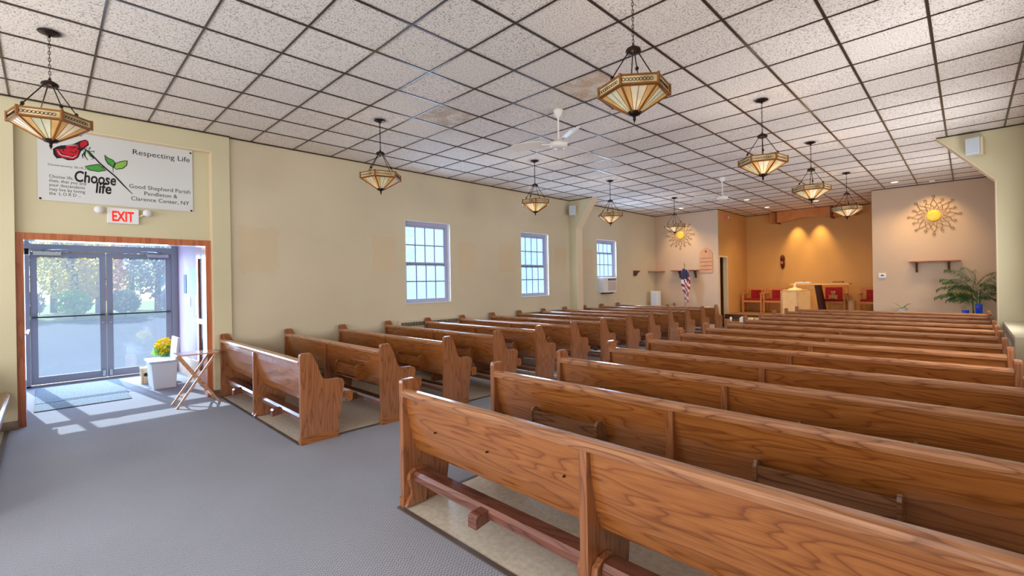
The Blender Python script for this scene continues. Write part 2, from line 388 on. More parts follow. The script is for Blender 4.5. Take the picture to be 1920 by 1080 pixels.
for a, b in [((XL, 1.89, 0), (XL + .022, 9.95, 0)), ((XL, 10.17, 0), (XL + .022, YF, 0)), ((-7.55, -3.9, 0), (-7.53, 1.89, 0)), ((XL, YF - .02, 0), (-5.5, YF, 0)), ((-1.7, YF - .02, 0), (XR, YF, 0)), ((-5.5, YN - .02, 0), (-1.7, YN, 0)), ((XR - .02, -3.9, 0), (XR, YF, 0)),
             ((-5.5, YF, 0), (-5.48, YN, 0)), ((-6.86, 9.93, 0), (-7.6, 9.95, 0)), ((-.325, 9.93, 0), (.62, 9.95, 0))]:
    box(bm, (min(a[0], b[0]), a[1], ZC - .012), (max(a[0], b[0]), b[1], ZC + .03))
obj('wall_angle', bm, tee_m, ceil)
cells = []
for i in range(len(xs) - 1):
    for j in range(len(ys) - 1):
        x0, x1, y0, y1 = xs[i], xs[i + 1], ys[j], ys[j + 1]
        cx, cyy = (x0 + x1) / 2, (y0 + y1) / 2
        if cyy > YF and not (-5.5 < cx < -1.7): continue
        v = Vector((cx, cyy, ZC - 1.55)); d = v.dot(fwd)
        vis = d > .3 and abs(F * v.dot(rgt) / d) < 1100 and F * v.z / d < 640
        cells.append((0 if vis else 1, v.length, x0, x1, y0, y1))
cells.sort(); rest = B(); shared = {}
def tilebm(wx, wy):
    bm = B(); box(bm, (-wx / 2, -wy / 2, 0), (wx / 2, wy / 2, .018)); return bm
for n, (vis, dd, x0, x1, y0, y1) in enumerate(cells):
    g = .008; wx, wy = x1 - x0 - g, y1 - y0 - g; cx, cyy = (x0 + x1) / 2, (y0 + y1) / 2
    if n < 300 and not vis:
        st = tile_st if (abs(cx + 4.72) < .33 and abs(cyy - 3.66) < .33) else tile_rust if (abs(cx + 3.2) < .35 and abs(cyy - 4.3) < .33) else tile_m
        key = (round(wx, 2), round(wy, 2), st.name)
        if key not in shared:
            o = obj('ceiling_tile', tilebm(wx, wy), st, ceil); shared[key] = o
        else:
            o = shared[key].copy(); COL.objects.link(o)
        o.location = (cx, cyy, ZC + .004 + random.uniform(0, .0015))
        if st is not tile_m and 'label' not in o: o['label'] = 'water-stained ceiling tile'
    else: box(rest, (cx - wx / 2, cyy - wy / 2, ZC + .004), (cx + wx / 2, cyy + wy / 2, ZC + .022))
obj('ceiling_tile', rest, tile_m, ceil, kind='stuff', label='remaining far ceiling tiles')

# paint patches left on the wall
def patch(y0, y1, z0, z1, spiky):
    pts = []; n = 17; rnd = random.Random(int(y0 * 100))
    def edge(a, b, nrm):
        for i in range(n):
            t = i / n; j = (abs(t - .5) > .3) * rnd.uniform(-.008, .036) * spiky + rnd.uniform(-.004, .004)
            pts.append((a[0] + (b[0] - a[0]) * t + nrm[0] * j, a[1] + (b[1] - a[1]) * t + nrm[1] * j))
    edge((y0, z0), (y1, z0), (0, -1)); edge((y1, z0), (y1, z1), (1, 0)); edge((y1, z1), (y0, z1), (0, 1)); edge((y0, z1), (y0, z0), (-1, 0))
    obj('paint_patch', prism(B(), pts, XL - .002, XL + .002, 'x'), patchm, wl, label='unpainted rectangle left where a plaque hung')
for a in [(2.01, 2.53, 1.76, 2.43, 1.5), (4.14, 4.6, 1.77, 2.43, 1.3), (6.13, 6.6, 1.77, 2.42, .7), (7.3, 7.8, 1.78, 2.43, .5), (9.3, 9.74, 1.77, 2.42, .2), (10.5, 10.98, 1.76, 2.43, .2)]: patch(*a)

# ------------------------------------------------------------------ windows
frame_w = plain('window_frame_grey', (176, 178, 204), .4)
plain_munt = plain('muntin_grey', (130, 142, 156), .5)
def window(name, y0, y1, z0, z1, label, ac=False):
    t = bpy.data.objects.new(name, None); COL.objects.link(t); t['kind'] = 'structure'; t['label'] = label; t.location = (0, 0, 0)
    xg = -7.72; f = .045
    bm = B()
    box(bm, (xg - .03, y0, z1 - .07), (xg + .03, y1, z1)); box(bm, (xg - .03, y0, z0), (xg + .03, y1, z0 + .05))
    box(bm, (xg - .03, y0, z0 + .05), (xg + .03, y0 + f, z1 - .07)); box(bm, (xg - .03, y1 - f, z0 + .05), (xg + .03, y1, z1 - .07))
    obj('window_frame', bm, frame_w, t)
    bm = B(); e = .006
    box(bm, (XL - .1, y1 - e, z0), (XL + .003, y1, z1)); box(bm, (XL - .1, y0, z1 - e), (XL + .003, y1, z1)); box(bm, (XL - .1, y0, z0), (XL + .02, y1, z0 + e)); box(bm, (XL - .1, y0, z0), (XL + .003, y0 + e, z1))
    obj('window_reveal', bm, white_paint, t)
    def sash(a, b, c, d, xo, rows, cols):
        bm = B(); s = .032
        box(bm, (xo - .012, a, c), (xo + .012, b, c + s)); box(bm, (xo - .012, a, d - s), (xo + .012, b, d)); box(bm, (xo - .012, a, c + s), (xo + .012, a + s, d - s)); box(bm, (xo - .012, b - s, c + s), (xo + .012, b, d - s))
        so = obj('sash', bm, frame_w, t)
        ya, yb, za, zb = a + s, b - s, c + s, d - s
        for i in range(1, cols): yy = ya + (yb - ya) * i / cols; obj('muntin', bx((xo - .008, yy - .009, za), (xo + .008, yy + .009, zb)), plain_munt, so)
        for i in range(1, rows): zz = za + (zb - za) * i / rows; obj('muntin', bx((xo - .007, ya, zz - .009), (xo + .007, yb, zz + .009)), plain_munt, so)
        for i in range(cols):
            for j in range(rows):
                p0, p1 = ya + (yb - ya) * i / cols, ya + (yb - ya) * (i + 1) / cols; q0, q1 = za + (zb - za) * j / rows, za + (zb - za) * (j + 1) / rows
                obj('pane', bx((xo - .002, p0, q0), (xo + .002, p1, q1)), glass_win, so)
    a, b = y0 + f, y1 - f
    if not ac:
        zm = (z0 + z1) / 2 - .02
        sash(a, b, zm - .02, z1 - .07, xg - .012, 2, 4); sash(a, b, z0 + .05, zm + .025, xg + .014, 2, 4)
    else:
        sash(a, b, 2.36, z1 - .07, xg - .012, 1, 4); sash(a, b, 1.66, 2.39, xg + .014, 2, 4)
    return t
window('window_1', *W[0], 'double-hung window nearest the entrance')
window('window_2', *W[1], 'double-hung window in the middle of the left wall')
w3 = window('window_3', *W[2], 'double-hung window holding the air conditioner', True)
obj('filler_panel', box(box(B(), (-7.73, 11.22, 1.2), (-7.70, 11.3, 1.66)), (-7.73, 11.98, 1.2), (-7.70, 12.2, 1.66)), white_pl, w3)
# unseen windows of rear and right walls, added to go with the fill lamps
for i, (a, b) in enumerate([(-7.2, -4.0), (-3.2, 0)]):
    bm = B(); y = YR - .1
    for k_ in range(5): x = a + (b - a - .05) * k_ / 4; box(bm, (x, y - .03, 1.0), (x + .05, y + .03, 2.8))
    box(bm, (a, y - .03, 1.0), (b, y + .03, 1.05)); box(bm, (a, y - .03, 2.75), (b, y + .03, 2.8)); o = struct('window_%d' % (4 + i), bm, frame_w)
    obj('pane', bx((a + .02, y - .003, 1.02), (b - .02, y + .003, 2.78)), glass_win, o)
for i, (a, b, c, d) in enumerate(RW):
    bm = B(); x = XR + .1
    for yy in (a, (a + b) / 2, b - .05): box(bm, (x - .03, yy, c), (x + .03, yy + .05, d))
    for zz in (c, (c + d) / 2, d - .05): box(bm, (x - .025, a, zz), (x + .025, b, zz + .05))
    o = struct('window_%d' % (6 + i), bm, frame_w); obj('pane', bx((x - .003, a + .02, c + .02), (x + .003, b - .02, d - .02)), glass_win, o)

# ------------------------------------------------------------------ vestibule and doors
struct('wall_vestibule_right', bx((-10.9, 1.75, 0), (-7.86, 1.85, 3.0)), wallmat('mauve_paint', (158, 134, 154), 8))
struct('baseboard_right', bx((-10.6, 1.725, 0), (-7.87, 1.749, .34)), plain('tan_base', (196, 168, 146), .6, noise=12))
struct('wall_vestibule_left', bx((-10.9, -.68, 0), (-7.86, -.55, 3.0)), wallmat('mauve_paint_b', (196, 176, 190), 8))
struct('ceiling_vestibule', bx((-10.95, -.68, 2.82), (-7.86, 1.85, 2.95)), white_paint)
struct('floor_vestibule', bx((-10.9, -.68, -.1), (-7.86, 1.85, 0)), carpet)
bm = B(); box(bm, (-7.86, -.25, 0), (-7.63, -.17, 2.21)); box(bm, (-7.86, 1.59, 0), (-7.63, 1.67, 2.21)); box(bm, (-7.86, -.17, 2.13), (-7.63, 1.59, 2.21))
struct('trim_5', bm, door_wood, label='reddish-brown wood frame of the entrance opening')
# inner wood leaves, both open into the vestibule
def woodleaf(name, ya, label, knob):
    bm = B(); x0, x1 = -8.74, -7.875
    box(bm, (x0, ya, .02), (x0 + .1, ya + .045, 2.11)); box(bm, (x1 - .1, ya, .02), (x1, ya + .045, 2.11)); box(bm, (x0 + .1, ya, .02), (x1 - .1, ya + .045, .24)); box(bm, (x0 + .1, ya, 2.0), (x1 - .1, ya + .045, 2.11)); box(bm, (x0 + .1, ya, .98), (x1 - .1, ya + .045, 1.06))
    o = struct(name, bm, door_wood, label=label)
    obj('pane', bx((x0 + .1, ya + .018, .24), (x1 - .1, ya + .026, .98)), glass_door, o); obj('pane', bx((x0 + .1, ya + .018, 1.06), (x1 - .1, ya + .026, 2.0)), glass_door, o)
    yy = ya - .05 if knob < 0 else ya + .045
    obj('push_bar', tube(B(), [(x0 + .03, yy + .025, 1.03), (x1 - .03, yy + .025, 1.03)], .014), silver, o)
    obj('hinge', bx((x1 - .005, ya - .008, 1.85), (x1 + .012, ya + .05, 1.97)), bronze, o)
    obj('closer', box(box(B(), (x1 - .35, ya - .055 if knob < 0 else ya + .045, 1.98), (x1 - .1, ya if knob < 0 else ya + .1, 2.05)), (x1 - .2, ya - .03, 2.06), (x1 + .05, ya - .01, 2.075)), bronze, o)
woodleaf('door_4', 1.692, 'wood-framed glass door leaf folded open on the right', -1)
woodleaf('door_5', -.235, 'wood-framed glass door leaf folded open on the left', 1)
# outer aluminium doors
XD = -10.65
bm = B(); f0, f1 = XD - .06, XD + .06
box(bm, (f0, -.27, 0), (f1, -.18, 2.8)); box(bm, (f0, 1.66, 0), (f1, 1.75, 2.8)); box(bm, (f0, -.18, 2.18), (f1, 1.66, 2.29)); box(bm, (f0, -.55, 2.74), (f1, 1.66, 2.8)); box(bm, (f0, -.55, 0), (f1, 1.66, .02)); box(bm, (f0, -.55, 0), (f1, -.5, 2.8)); box(bm, (f0, -.5, 2.18), (f1, -.27, 2.29))
o = struct('trim_6', bm, alum, label='grey aluminium storefront frame of the outer doors'); obj('pane', bx((XD - .004, -.18, 2.29), (XD + .004, 1.66, 2.74)), glass_door, o); obj('pane', bx((XD - .004, -.5, .02), (XD + .004, -.27, 2.18)), glass_door, o); obj('pane', bx((XD - .004, -.5, 2.29), (XD + .004, -.27, 2.74)), glass_door, o)
def aldoor(name, a, b, hand, label):
    bm = B(); x0, x1 = XD - .025, XD + .025; s = .08
    box(bm, (x0, a, .03), (x1, a + s, 2.17)); box(bm, (x0, b - s, .03), (x1, b, 2.17)); box(bm, (x0, a + s, .03), (x1, b - s, .15)); box(bm, (x0, a + s, 2.09), (x1, b - s, 2.17))
    o = struct(name, bm, alum, label=label); obj('pane', bx((XD - .004, a + s, .15), (XD + .004, b - s, 2.09)), glass_door, o)
    obj('push_bar', box(B(), (x1, a + .02, 1.10), (x1 + .05, b - .02, 1.125)), alum_d, o)
    c = b - .04 if hand > 0 else a + .04
    obj('lock', lathe(B(), [(.02, 0), (.02, .03), (.012, .04)], (x1, c, .98), 12, 'x'), silver, o)
    obj('flush_bolt', box(B(), (x1, c - .02, .05), (x1 + .03, c + .02, .16), bev=.005), silver, o)
    m_ = (a + .14) if hand > 0 else (b - .14)
    bm = B(); box(bm, (x1, m_ - .1, 2.11), (x1 + .07, m_ + .22 * hand if hand > 0 else m_ + .1, 2.165)) if hand > 0 else box(bm, (x1, m_ - .22, 2.11), (x1 + .07, m_ + .1, 2.165))
    tube(bm, [(x1 + .04, m_, 2.19), (x1 + .2, m_ + .12 * hand, 2.2), (x1 + .06, m_ + .3 * hand, 2.21)], .01, 6)
    obj('closer', bm, silver, o)
aldoor('door_1', -.175, .735, 1, 'left outer grey aluminium glass door'); aldoor('door_2', .745, 1.655, -1, 'right outer grey aluminium glass door')
# notices on the vestibule wall
teal = plain('teal_paper', (160, 228, 240), .7); paper = plain('white_paper', (226, 234, 238), .7); dgr = plain('dark_sheet', (70, 92, 110), .7)
for a, m_, lb in [((-9.74, 1.47, -8.85, 1.86), teal, 'wide teal notice on the vestibule wall'), ((-10.0, 1.45, -9.80, 1.78), dgr, 'narrow dark notice left of the teal one'), ((-9.1, 1.1, -8.83, 1.42), paper, 'white sheet under the teal notice'), ((-9.75, 1.22, -9.5, 1.38), paper, 'small white sheet under the dark notice')]:
    tag(obj('wall_notice', bx((a[0], 1.743, a[1]), (a[2], 1.749, a[3])), m_), lb, 'notice', 'papers on the vestibule wall')
o = tag(obj('floor_mat', bx((-10.3, -.12, 0), (-8.95, .86, .012), .003), matfib), 'grey-blue ribbed entrance mat by the outer doors', 'mat')
tag(obj('floor_mat', bx((-8.92, -.12, 0), (-8.40, .84, .012), .003), matfib), 'narrower grey-blue mat nearer the room', 'mat')

# ------------------------------------------------------------------ outside
struct('ground', bx((-33, -60, -.16), (-10.9, 90, -.06)), plain('asphalt_pale', (74, 82, 96), .9, spec=.1, noise=10))
tag(obj('grass_verge', bx((-75, -60, -.12), (-33, 90, -.05)), plain('verge_grass', (120, 150, 62), .95, noise=22)), 'strip of sunlit green grass beyond the car park', 'grass', kind='stuff')
struct('ground_room_surround', bx((.9, -60, -.16), (60, 90, -.06)), plain('lawn_far', (92, 104, 60), .9))
def foliage(n, cx, cyy, cz, rx, ry, rz, s, rnd):
    bm = B()
    for _ in range(n):
        u = Vector((rnd.gauss(0, 1), rnd.gauss(0, 1), rnd.gauss(0, 1))).normalized() * rnd.uniform(.35, 1) ** .5
        p = Vector((cx + u.x * rx, cyy + u.y * ry, cz + u.z * rz)); a = Vector((rnd.gauss(0, 1), rnd.gauss(0, 1), rnd.gauss(0, 1))).normalized(); b = a.orthogonal().normalized(); c = a.cross(b); q = s * rnd.uniform(.5, 1.2)
        bm.faces.new([bm.verts.new(p + b * q), bm.verts.new(p + c * q * .6), bm.verts.new(p - b * q), bm.verts.new(p - c * q * .6)])
    return bm
def leafmat(name, c):
    k = NT(name); n1 = k.n('TexNoise', Scale=1.4, Detail=4.); k.l(k.coord((1, 1, 1), True), n1.inputs['Vector'])
    r = k.ramp(n1.outputs[0], [(.3, tuple(max(0, v - 24) for v in c)), (.7, tuple(min(255, v + 22) for v in c))]); k.l(r, k.b.inputs['Base Color']); k.b.inputs['Roughness'].default_value = .7
    t = k.t; tl = t.nodes.new('ShaderNodeBsdfTranslucent'); t.links.new(r, tl.inputs[0]); mxs = t.nodes.new('ShaderNodeMixShader'); mxs.inputs[0].default_value = .72
    t.links.new(k.b.outputs[0], mxs.inputs[1]); t.links.new(tl.outputs[0], mxs.inputs[2]); t.links.new(mxs.outputs[0], t.nodes['Material Output'].inputs[0]); return k.m
leafm = {n: leafmat('leaves_' + n, c) for n, c in dict(yellow=(250, 222, 80), orange=(240, 170, 120), green=(140, 180, 90), dull=(160, 172, 140), grey=(176, 180, 190), lime=(190, 226, 90)).items()}
bark = plain('bark', (96, 86, 82), .9, noise=14)
rt = random.Random(3)
TR = [(-41, -2.6, 8.5, 'grey', 'bare grey-leaved tree at the left edge of the door glass'), (-45.5, .4, 9.5, 'dull', 'dull green tree behind the yellow one'), (-37.2, 1.2, 6.6, 'yellow', 'bright yellow autumn tree seen through the left door'),
      (-41.3, 2.5, 5.6, 'orange', 'low orange-leaved tree beside the yellow one'), (-45.2, 4.6, 10, 'green', 'tall dark green tree behind the door mullion'), (-37.2, 5.1, 8.0, 'grey', 'pale grey tree seen through the right door'),
      (-41, 6.9, 9.5, 'dull', 'olive tree at the right edge of the door glass'), (-37.2, 9.2, 7, 'orange', 'orange tree right of the door view'), (-45, -4.0, 10, 'green', 'green tree left of the door view'), (-41, 13, 9, 'green', 'round green tree farther along the verge'),
      (-40, 19, 9.5, 'dull', 'olive tree in line with the first window'), (-42, 26, 10, 'yellow', 'yellow tree behind the first window'), (-40, 34, 10, 'green', 'green tree between the first and second windows'), (-41, 44, 10, 'dull', 'olive tree behind the second window'), (-40, 56, 10, 'green', 'green tree behind the air conditioner window')]
for x, y, h, c, lb in TR:
    t = empty('tree', (x, y, -.04), lb, 'tree', 'trees beyond the car park')
    bm = B(); tube(bm, [(0, 0, 0), (.1, 0, h * .35), (-.05, .1, h * .8)], [.2, .15, .05], 8)
    for q in range(6):
        a = rt.uniform(0, 6.28); z = h * rt.uniform(.2, .55); tube(bm, [(0.05, 0, z), (math.cos(a) * .7, math.sin(a) * .7, z + h * .14), (math.cos(a) * 1.4, math.sin(a) * 1.4, z + h * .3)], [.07, .05, .02], 5)
    obj('trunk', bm, bark, t)
    bm = foliage(2600 if y < 12 else 1200, 0, 0, h * .55, 1.8, 1.8, h * .45, .15 if y < 12 else .22, rt); obj('crown', bm, leafm[c], t)
for i, (x, y, c, lb) in enumerate([(-34.3, 1.1, 'lime', 'bright lime shrub under the yellow tree'), (-34.4, -.75, 'grey', 'greyish bush left of the lime shrub'), (-34.4, 3.2, 'dull', 'dull bush behind the door mullion'), (-34.4, 5.4, 'grey', 'grey bush seen low in the right door')]):
    t = empty('bush', (x, y, -.04), lb, 'shrub', 'shrubs on the grass verge')
    obj('foliage', foliage(900, 0, 0, .86, .72, .75, .72, .11, rt), leafm[c], t); obj('stem', tube(B(), [(0, 0, 0), (0, 0, .8)], .05, 6), bark, t)

# ------------------------------------------------------------------ pews
def make_pew(W_, side):
    t = empty('pew', (0, 0, 0))
    prof = [(0, 0), (0, .862), (.006, .88), (.022, .888), (.098, .888), (.118, .872), (.17, .764), (.197, .67), (.215, .62), (.24, .602), (.29, .598), (.385, .597), (.43, .58), (.447, .54), (.436, .50), (.418, .43), (.412, .34), (.36, 0)]
    pl = [(-.004, 0), (-.004, .075), (.38, .075), (.368, 0)]
    for x in (0, W_ - .045):
        o = obj('end_panel', prism(B(), prof, x, x + .045, 'x', .006), oak_z, t)
        obj('plinth', prism(B(), pl, x - .004, x + .049, 'x', .003), oak_y, o)
    bays = [(.045, W_ / 2 - .0225), (W_ / 2 + .0225, W_ - .045)]
    cp = [(.004, 0), (.004, .772), (.03, .772), (.066, .55), (.11, .40), (.16, .36), (.38, .335), (.345, 0)]
    obj('center_support', prism(B(), cp, W_ / 2 - .0225, W_ / 2 + .0225, 'x', .003), oak_z, t)
    for a, b in bays:
        bp = [(.030, .775), (.034, .70), (.052, .58), (.078, .47), (.112, .385), (.130, .366), (.146, .372), (.134, .395), (.098, .48), (.072, .585), (.054, .70), (.05, .775)]
        obj('backrest', prism(B(), bp, a, b, 'x'), oak_x, t)
    rp = [(-.004, .785), (-.001, .772), (.008, .768), (.06, .768), (.076, .776), (.080, .796), (.072, .812), (.05, .822), (.018, .822), (.002, .812), (-.006, .798)]
    obj('top_rail', prism(B(), rp, .045, W_ - .045, 'x'), rail_m, t)
    sp_ = [(.14, .402), (.14, .437), (.535, .440), (.552, .432), (.556, .42), (.552, .345), (.545, .334), (.47, .334), (.465, .402)]
    obj('seat', prism(B(), sp_, .045, W_ - .045, 'x'), oak_x, t)
    for a, b in bays:
        kp = [(.065, .175), (.055, .19), (.055, .225), (.072, .248), (.165, .248), (.182, .232), (.182, .19), (.17, .172)]
        kn = obj('kneeler', prism(B(), kp, a + .04, b - .04, 'x'), kneel_m, t)
        br = [(.0, .015), (.022, .055), (.05, .09), (.05, .12), (.034, .15), (.022, .20), (.03, .235), (.075, .262), (.15, .262), (.185, .24), (.19, .16), (.165, .11), (.17, .06), (.16, .015)]
        for xx in (a + .002, b - .034): obj('bracket', prism(B(), br, xx, xx + .032, 'x', .003), oak_z, kn)
        m_ = (a + b) / 2 + .02
        obj('foot_block', prism(B(), [(-.035, .155), (-.035, .215), (-.02, .23), (.07, .235), (.07, .17)], m_ - .035, m_ + .035, 'x'), kneel_m, kn)
    for bi, (a, b) in enumerate(bays):
        m_ = (a + b) / 2; hw = .275 if side == 'R' else .26
        if side == 'L' and bi == 0: continue
        rm_ = rack_m if side == 'R' else oak_x
        bm = B(); box(bm, (m_ - hw, -.045, .472), (m_ + hw, -.033, .592)); box(bm, (m_ - hw, -.045, .440), (m_ + hw, .09, .452))
        rk = obj('book_rack', bm, rm_, t); rk['_opt'] = 'rack'
        ep = [(-.055, .435), (-.055, .59), (-.035, .615), (.0, .615), (.06, .565), (.09, .435)]
        for xx in (m_ - hw - .018, m_ + hw): obj('rack_end', prism(B(), ep, xx, xx + .018, 'x', .002), rm_, rk)
    return t
YP = [1.722 + .865 * i for i in range(13)]
PR = make_pew(3.12, 'R'); PR.location = (-2.83, YP[1], 0)
PLw = make_pew(2.94, 'L'); PLw.location = (-7.545, YP[1], 0)
ordn = ['first', 'second', 'third', 'fourth', 'fifth', 'sixth', 'seventh', 'eighth', 'ninth', 'tenth', 'eleventh', 'twelfth', 'thirteenth']
gR, gL = 'pews of the right block', 'pews of the left block'
def lbR(i): return 'long brown oak pew in the right block, %s row from the camera' % ordn[i]
def lbL(i): return 'shorter brown oak pew along the window wall, %s row from the entrance' % ordn[i]
tag(PR, 'long oak pew of the right block, second row, two book racks on its back', 'pew', gR)
tag(PLw, 'oak pew along the window wall, second row from the entrance, slanted book rack', 'pew', gL)
for i in range(13):
    if i == 1: continue
    r = copy_tree(PR, (-2.83, YP[i], 0), lbR(i), gR, ('rack',) if i == 0 else ())
    if i == 0:
        r['label'] = 'nearest long oak pew, honey-coloured back with screw holes and no book rack'
        for x, z in [(.26 + .045, .62), (.62, .60), (1.05, .46)]:
            pass
        hb = B()
        for x, z in [(.36, .58), (.86, .58), (1.42, .60)]: lathe(hb, [(.006, -.004), (.006, .03)], (x, .040, z), 8, 'y')
        obj('screw_holes', hb, black, r, kind='stuff')
    l_ = copy_tree(PLw, (-7.545, YP[i], 0), lbL(i), gL, ('rack',) if i in (0, 12) else ())
    if i == 0: l_['label'] = 'oak pew beside the folding tray table, glossy back without a book rack'
copy_tree(PLw, (-7.545, -.84, 0), 'oak pew cut off by the left edge, behind the entrance carpet', gL, ('rack',))

# ------------------------------------------------------------------ pendants
def make_pendant():
    t = empty('pendant_lamp', (0, 0, 0)); Z0 = ZC - .005
    obj('canopy', lathe(B(), [(.07, 0), (.075, -.006), (.06, -.014), (.045, -.018), (.03, -.026), (.012, -.03), (.008, -.045)], (0, 0, Z0), 24), bronze, t, True)
    bm = B(); z = Z0 - .045; i = 0
    while z > 3.31:
        pts = [(math.cos(a) * .008 * (1 if i % 2 else 0), math.cos(a) * .008 * (0 if i % 2 else 1), z - .017 + math.sin(a) * .018) for a in [2 * PI * j / 8 for j in range(8)]]
        tube(bm, pts, .0024, 5, True); z -= .028; i += 1
    tube(bm, [(0, 0, Z0 - .04), (.002, 0, 3.3)], .0016, 4)
    obj('chain', bm, bronze, t)
    obj('hub', lathe(B(), [(.008, .045), (.012, .03), (.03, .022), (.052, .008), (.058, -.008), (.054, -.018), (.03, -.024), (.012, -.034)], (0, 0, 3.275), 20), bronze, t, True)
    zt, zb, R1, R2 = 3.00, 2.925, .262, .245
    rot = math.radians(14)
    cor = lambda r, z_, k_: (r * math.cos(rot + k_ * PI / 3), r * math.sin(rot + k_ * PI / 3), z_)
    for a in (rot + .15, rot + PI / 3 + .5, rot + PI + .15, rot + PI * 4 / 3 + .5):
        bm = B(); p0 = Vector((.035 * math.cos(a), .035 * math.sin(a), 3.262)); p1 = Vector((.215 * math.cos(a), .215 * math.sin(a), 2.985))
        tube(bm, [p0, p1], .0045, 6)
        lathe(bm, [(.004, .018), (.013, .006), (.013, -.006), (.004, -.018)], tuple(p0.lerp(p1, .72)), 8)
        obj('rod', bm, bronze, t)
    # rim band : six framed panels
    bm = B()
    for k_ in range(6):
        a, b = Vector(cor(R1, 0, k_)), Vector(cor(R1, 0, k_ + 1)); n = ((a + b) / 2).normalized()
        for z0, z1 in ((zb, zb + .012), (zt - .012, zt)):
            p = [a - n * .006, b - n * .006, b + n * .006, a + n * .006]; vs = [bm.verts.new((q.x, q.y, z0)) for q in p] + [bm.verts.new((q.x, q.y, z1)) for q in p]
            for q in [(0, 3, 2, 1), (4, 5, 6, 7), (0, 1, 5, 4), (1, 2, 6, 5), (2, 3, 7, 6), (3, 0, 4, 7)]: bm.faces.new([vs[i_] for i_ in q])
        tube(bm, [cor(R1, zb - .003, k_), cor(R1, zt + .006, k_)], .011, 6)
    rim = obj('rim', bm, leadm, t)
    bm = B(); bm2 = B()
    for k_ in range(6):
        a, b = Vector(cor(R1 - .004, zb, k_)), Vector(cor(R1 - .004, zb, k_ + 1))
        bm.faces.new([bm.verts.new(v) for v in (a, b, b + Vector((0, 0, zt - zb)), a + Vector((0, 0, zt - zb)))])
        for q in range(9):
            c = a.lerp(b, (q + .9) / 10.8) * 1.012; c.z = (zt + zb) / 2
            d = (b - a).normalized(); tube(bm2, [c + (d * math.cos(u) + Vector((0, 0, 1)) * math.sin(u)) * .011 for u in [2 * PI * j / 8 for j in range(8)]], .0022, 4, True)
    obj('rim_glass', bm, filig, rim); obj('filigree', bm2, bronze, rim, kind='stuff')
    # bowl : six leaded fans of four glass strips
    zc, rb = 2.80, .045
    gl = [amber, ivory, ivory, amber]
    for k_ in range(6):
        A, C = Vector(cor(R2, zb, k_)), Vector(cor(R2, zb, k_ + 1)); a, c = Vector(cor(rb, zc, k_)), Vector(cor(rb, zc, k_ + 1))
        par = None; frame = B(); tube(frame, [A, a], .008, 6); tube(frame, [A, C], .005, 5)
        for q in range(1, 4): tube(frame, [A.lerp(C, q / 4), a.lerp(c, q / 4)], .0024, 4)
        par = obj('bowl_panel', frame, leadm, t)
        for q in range(4):
            bm = B(); bm.faces.new([bm.verts.new(v) for v in (A.lerp(C, q / 4), A.lerp(C, (q + 1) / 4), a.lerp(c, (q + 1) / 4), a.lerp(c, q / 4))])
            obj('glass_strip', bm, [gl[q], mint, gl[q]][0 if k_ % 2 == 0 else (1 if q in (1, 2) else 0)], par)
    obj('finial', lathe(B(), [(.05, .02), (.055, .006), (.04, -.008), (.014, -.016), (.009, -.03), (.012, -.04), (.005, -.055), (.001, -.07)], (0, 0, 2.795), 16), bronze, t, True)
    obj('bulb', lathe(B(), [(.012, .07), (.028, .045), (.03, .02), (.02, -.002), (.004, -.008)], (0, 0, 2.86), 12), plain('bulb', (255, 236, 200), .3, emit=(255, 220, 170), es=1.5), t, True)
    return t
PE = make_pendant(); PE.location = (-5.45, .046, 0); tag(PE, 'amber leaded-glass pendant in front of the parish banner', 'lamp', 'leaded-glass pendants')
for x, y, lb in [(-5.48, 3.12, 'amber leaded-glass pendant over the left pews between banner and first window'), (-5.48, 6.17, 'leaded-glass pendant over the left pews before the second window'), (-5.49, 8.63, 'leaded-glass pendant beside the left knee brace and third window'), (-5.50, 11.73, 'farthest left pendant, overlapping the small sun wall art'),
                 (-1.763, 3.12, 'largest leaded-glass pendant, high above the right pews, its canopy out of frame'), (-1.752, 6.14, 'second amber pendant over the right pews, beside the big one'), (-1.765, 8.66, 'third pendant over the right pews, before the wooden valance'), (-1.77, 11.76, 'farthest right pendant, pale bowl overlapping the end of the valance')]:
    copy_tree(PE, (x, y, 0), lb).rotation_euler[2] = math.radians(25 if (x > -2 and y < 4) else 5 if x > -2 else 0)
for x, y in [(-5.45, .046), (-5.48, 3.12), (-5.48, 6.17), (-5.49, 8.63), (-5.5, 11.73), (-1.763, 3.12), (-1.752, 6.14), (-1.765, 8.66), (-1.77, 11.76)]:
    light('pendant_bulb', 'POINT', (x, y, 2.93), 2.4 if y < 5 else 6.5, (1, .80, .58), shadow_soft_size=.04)

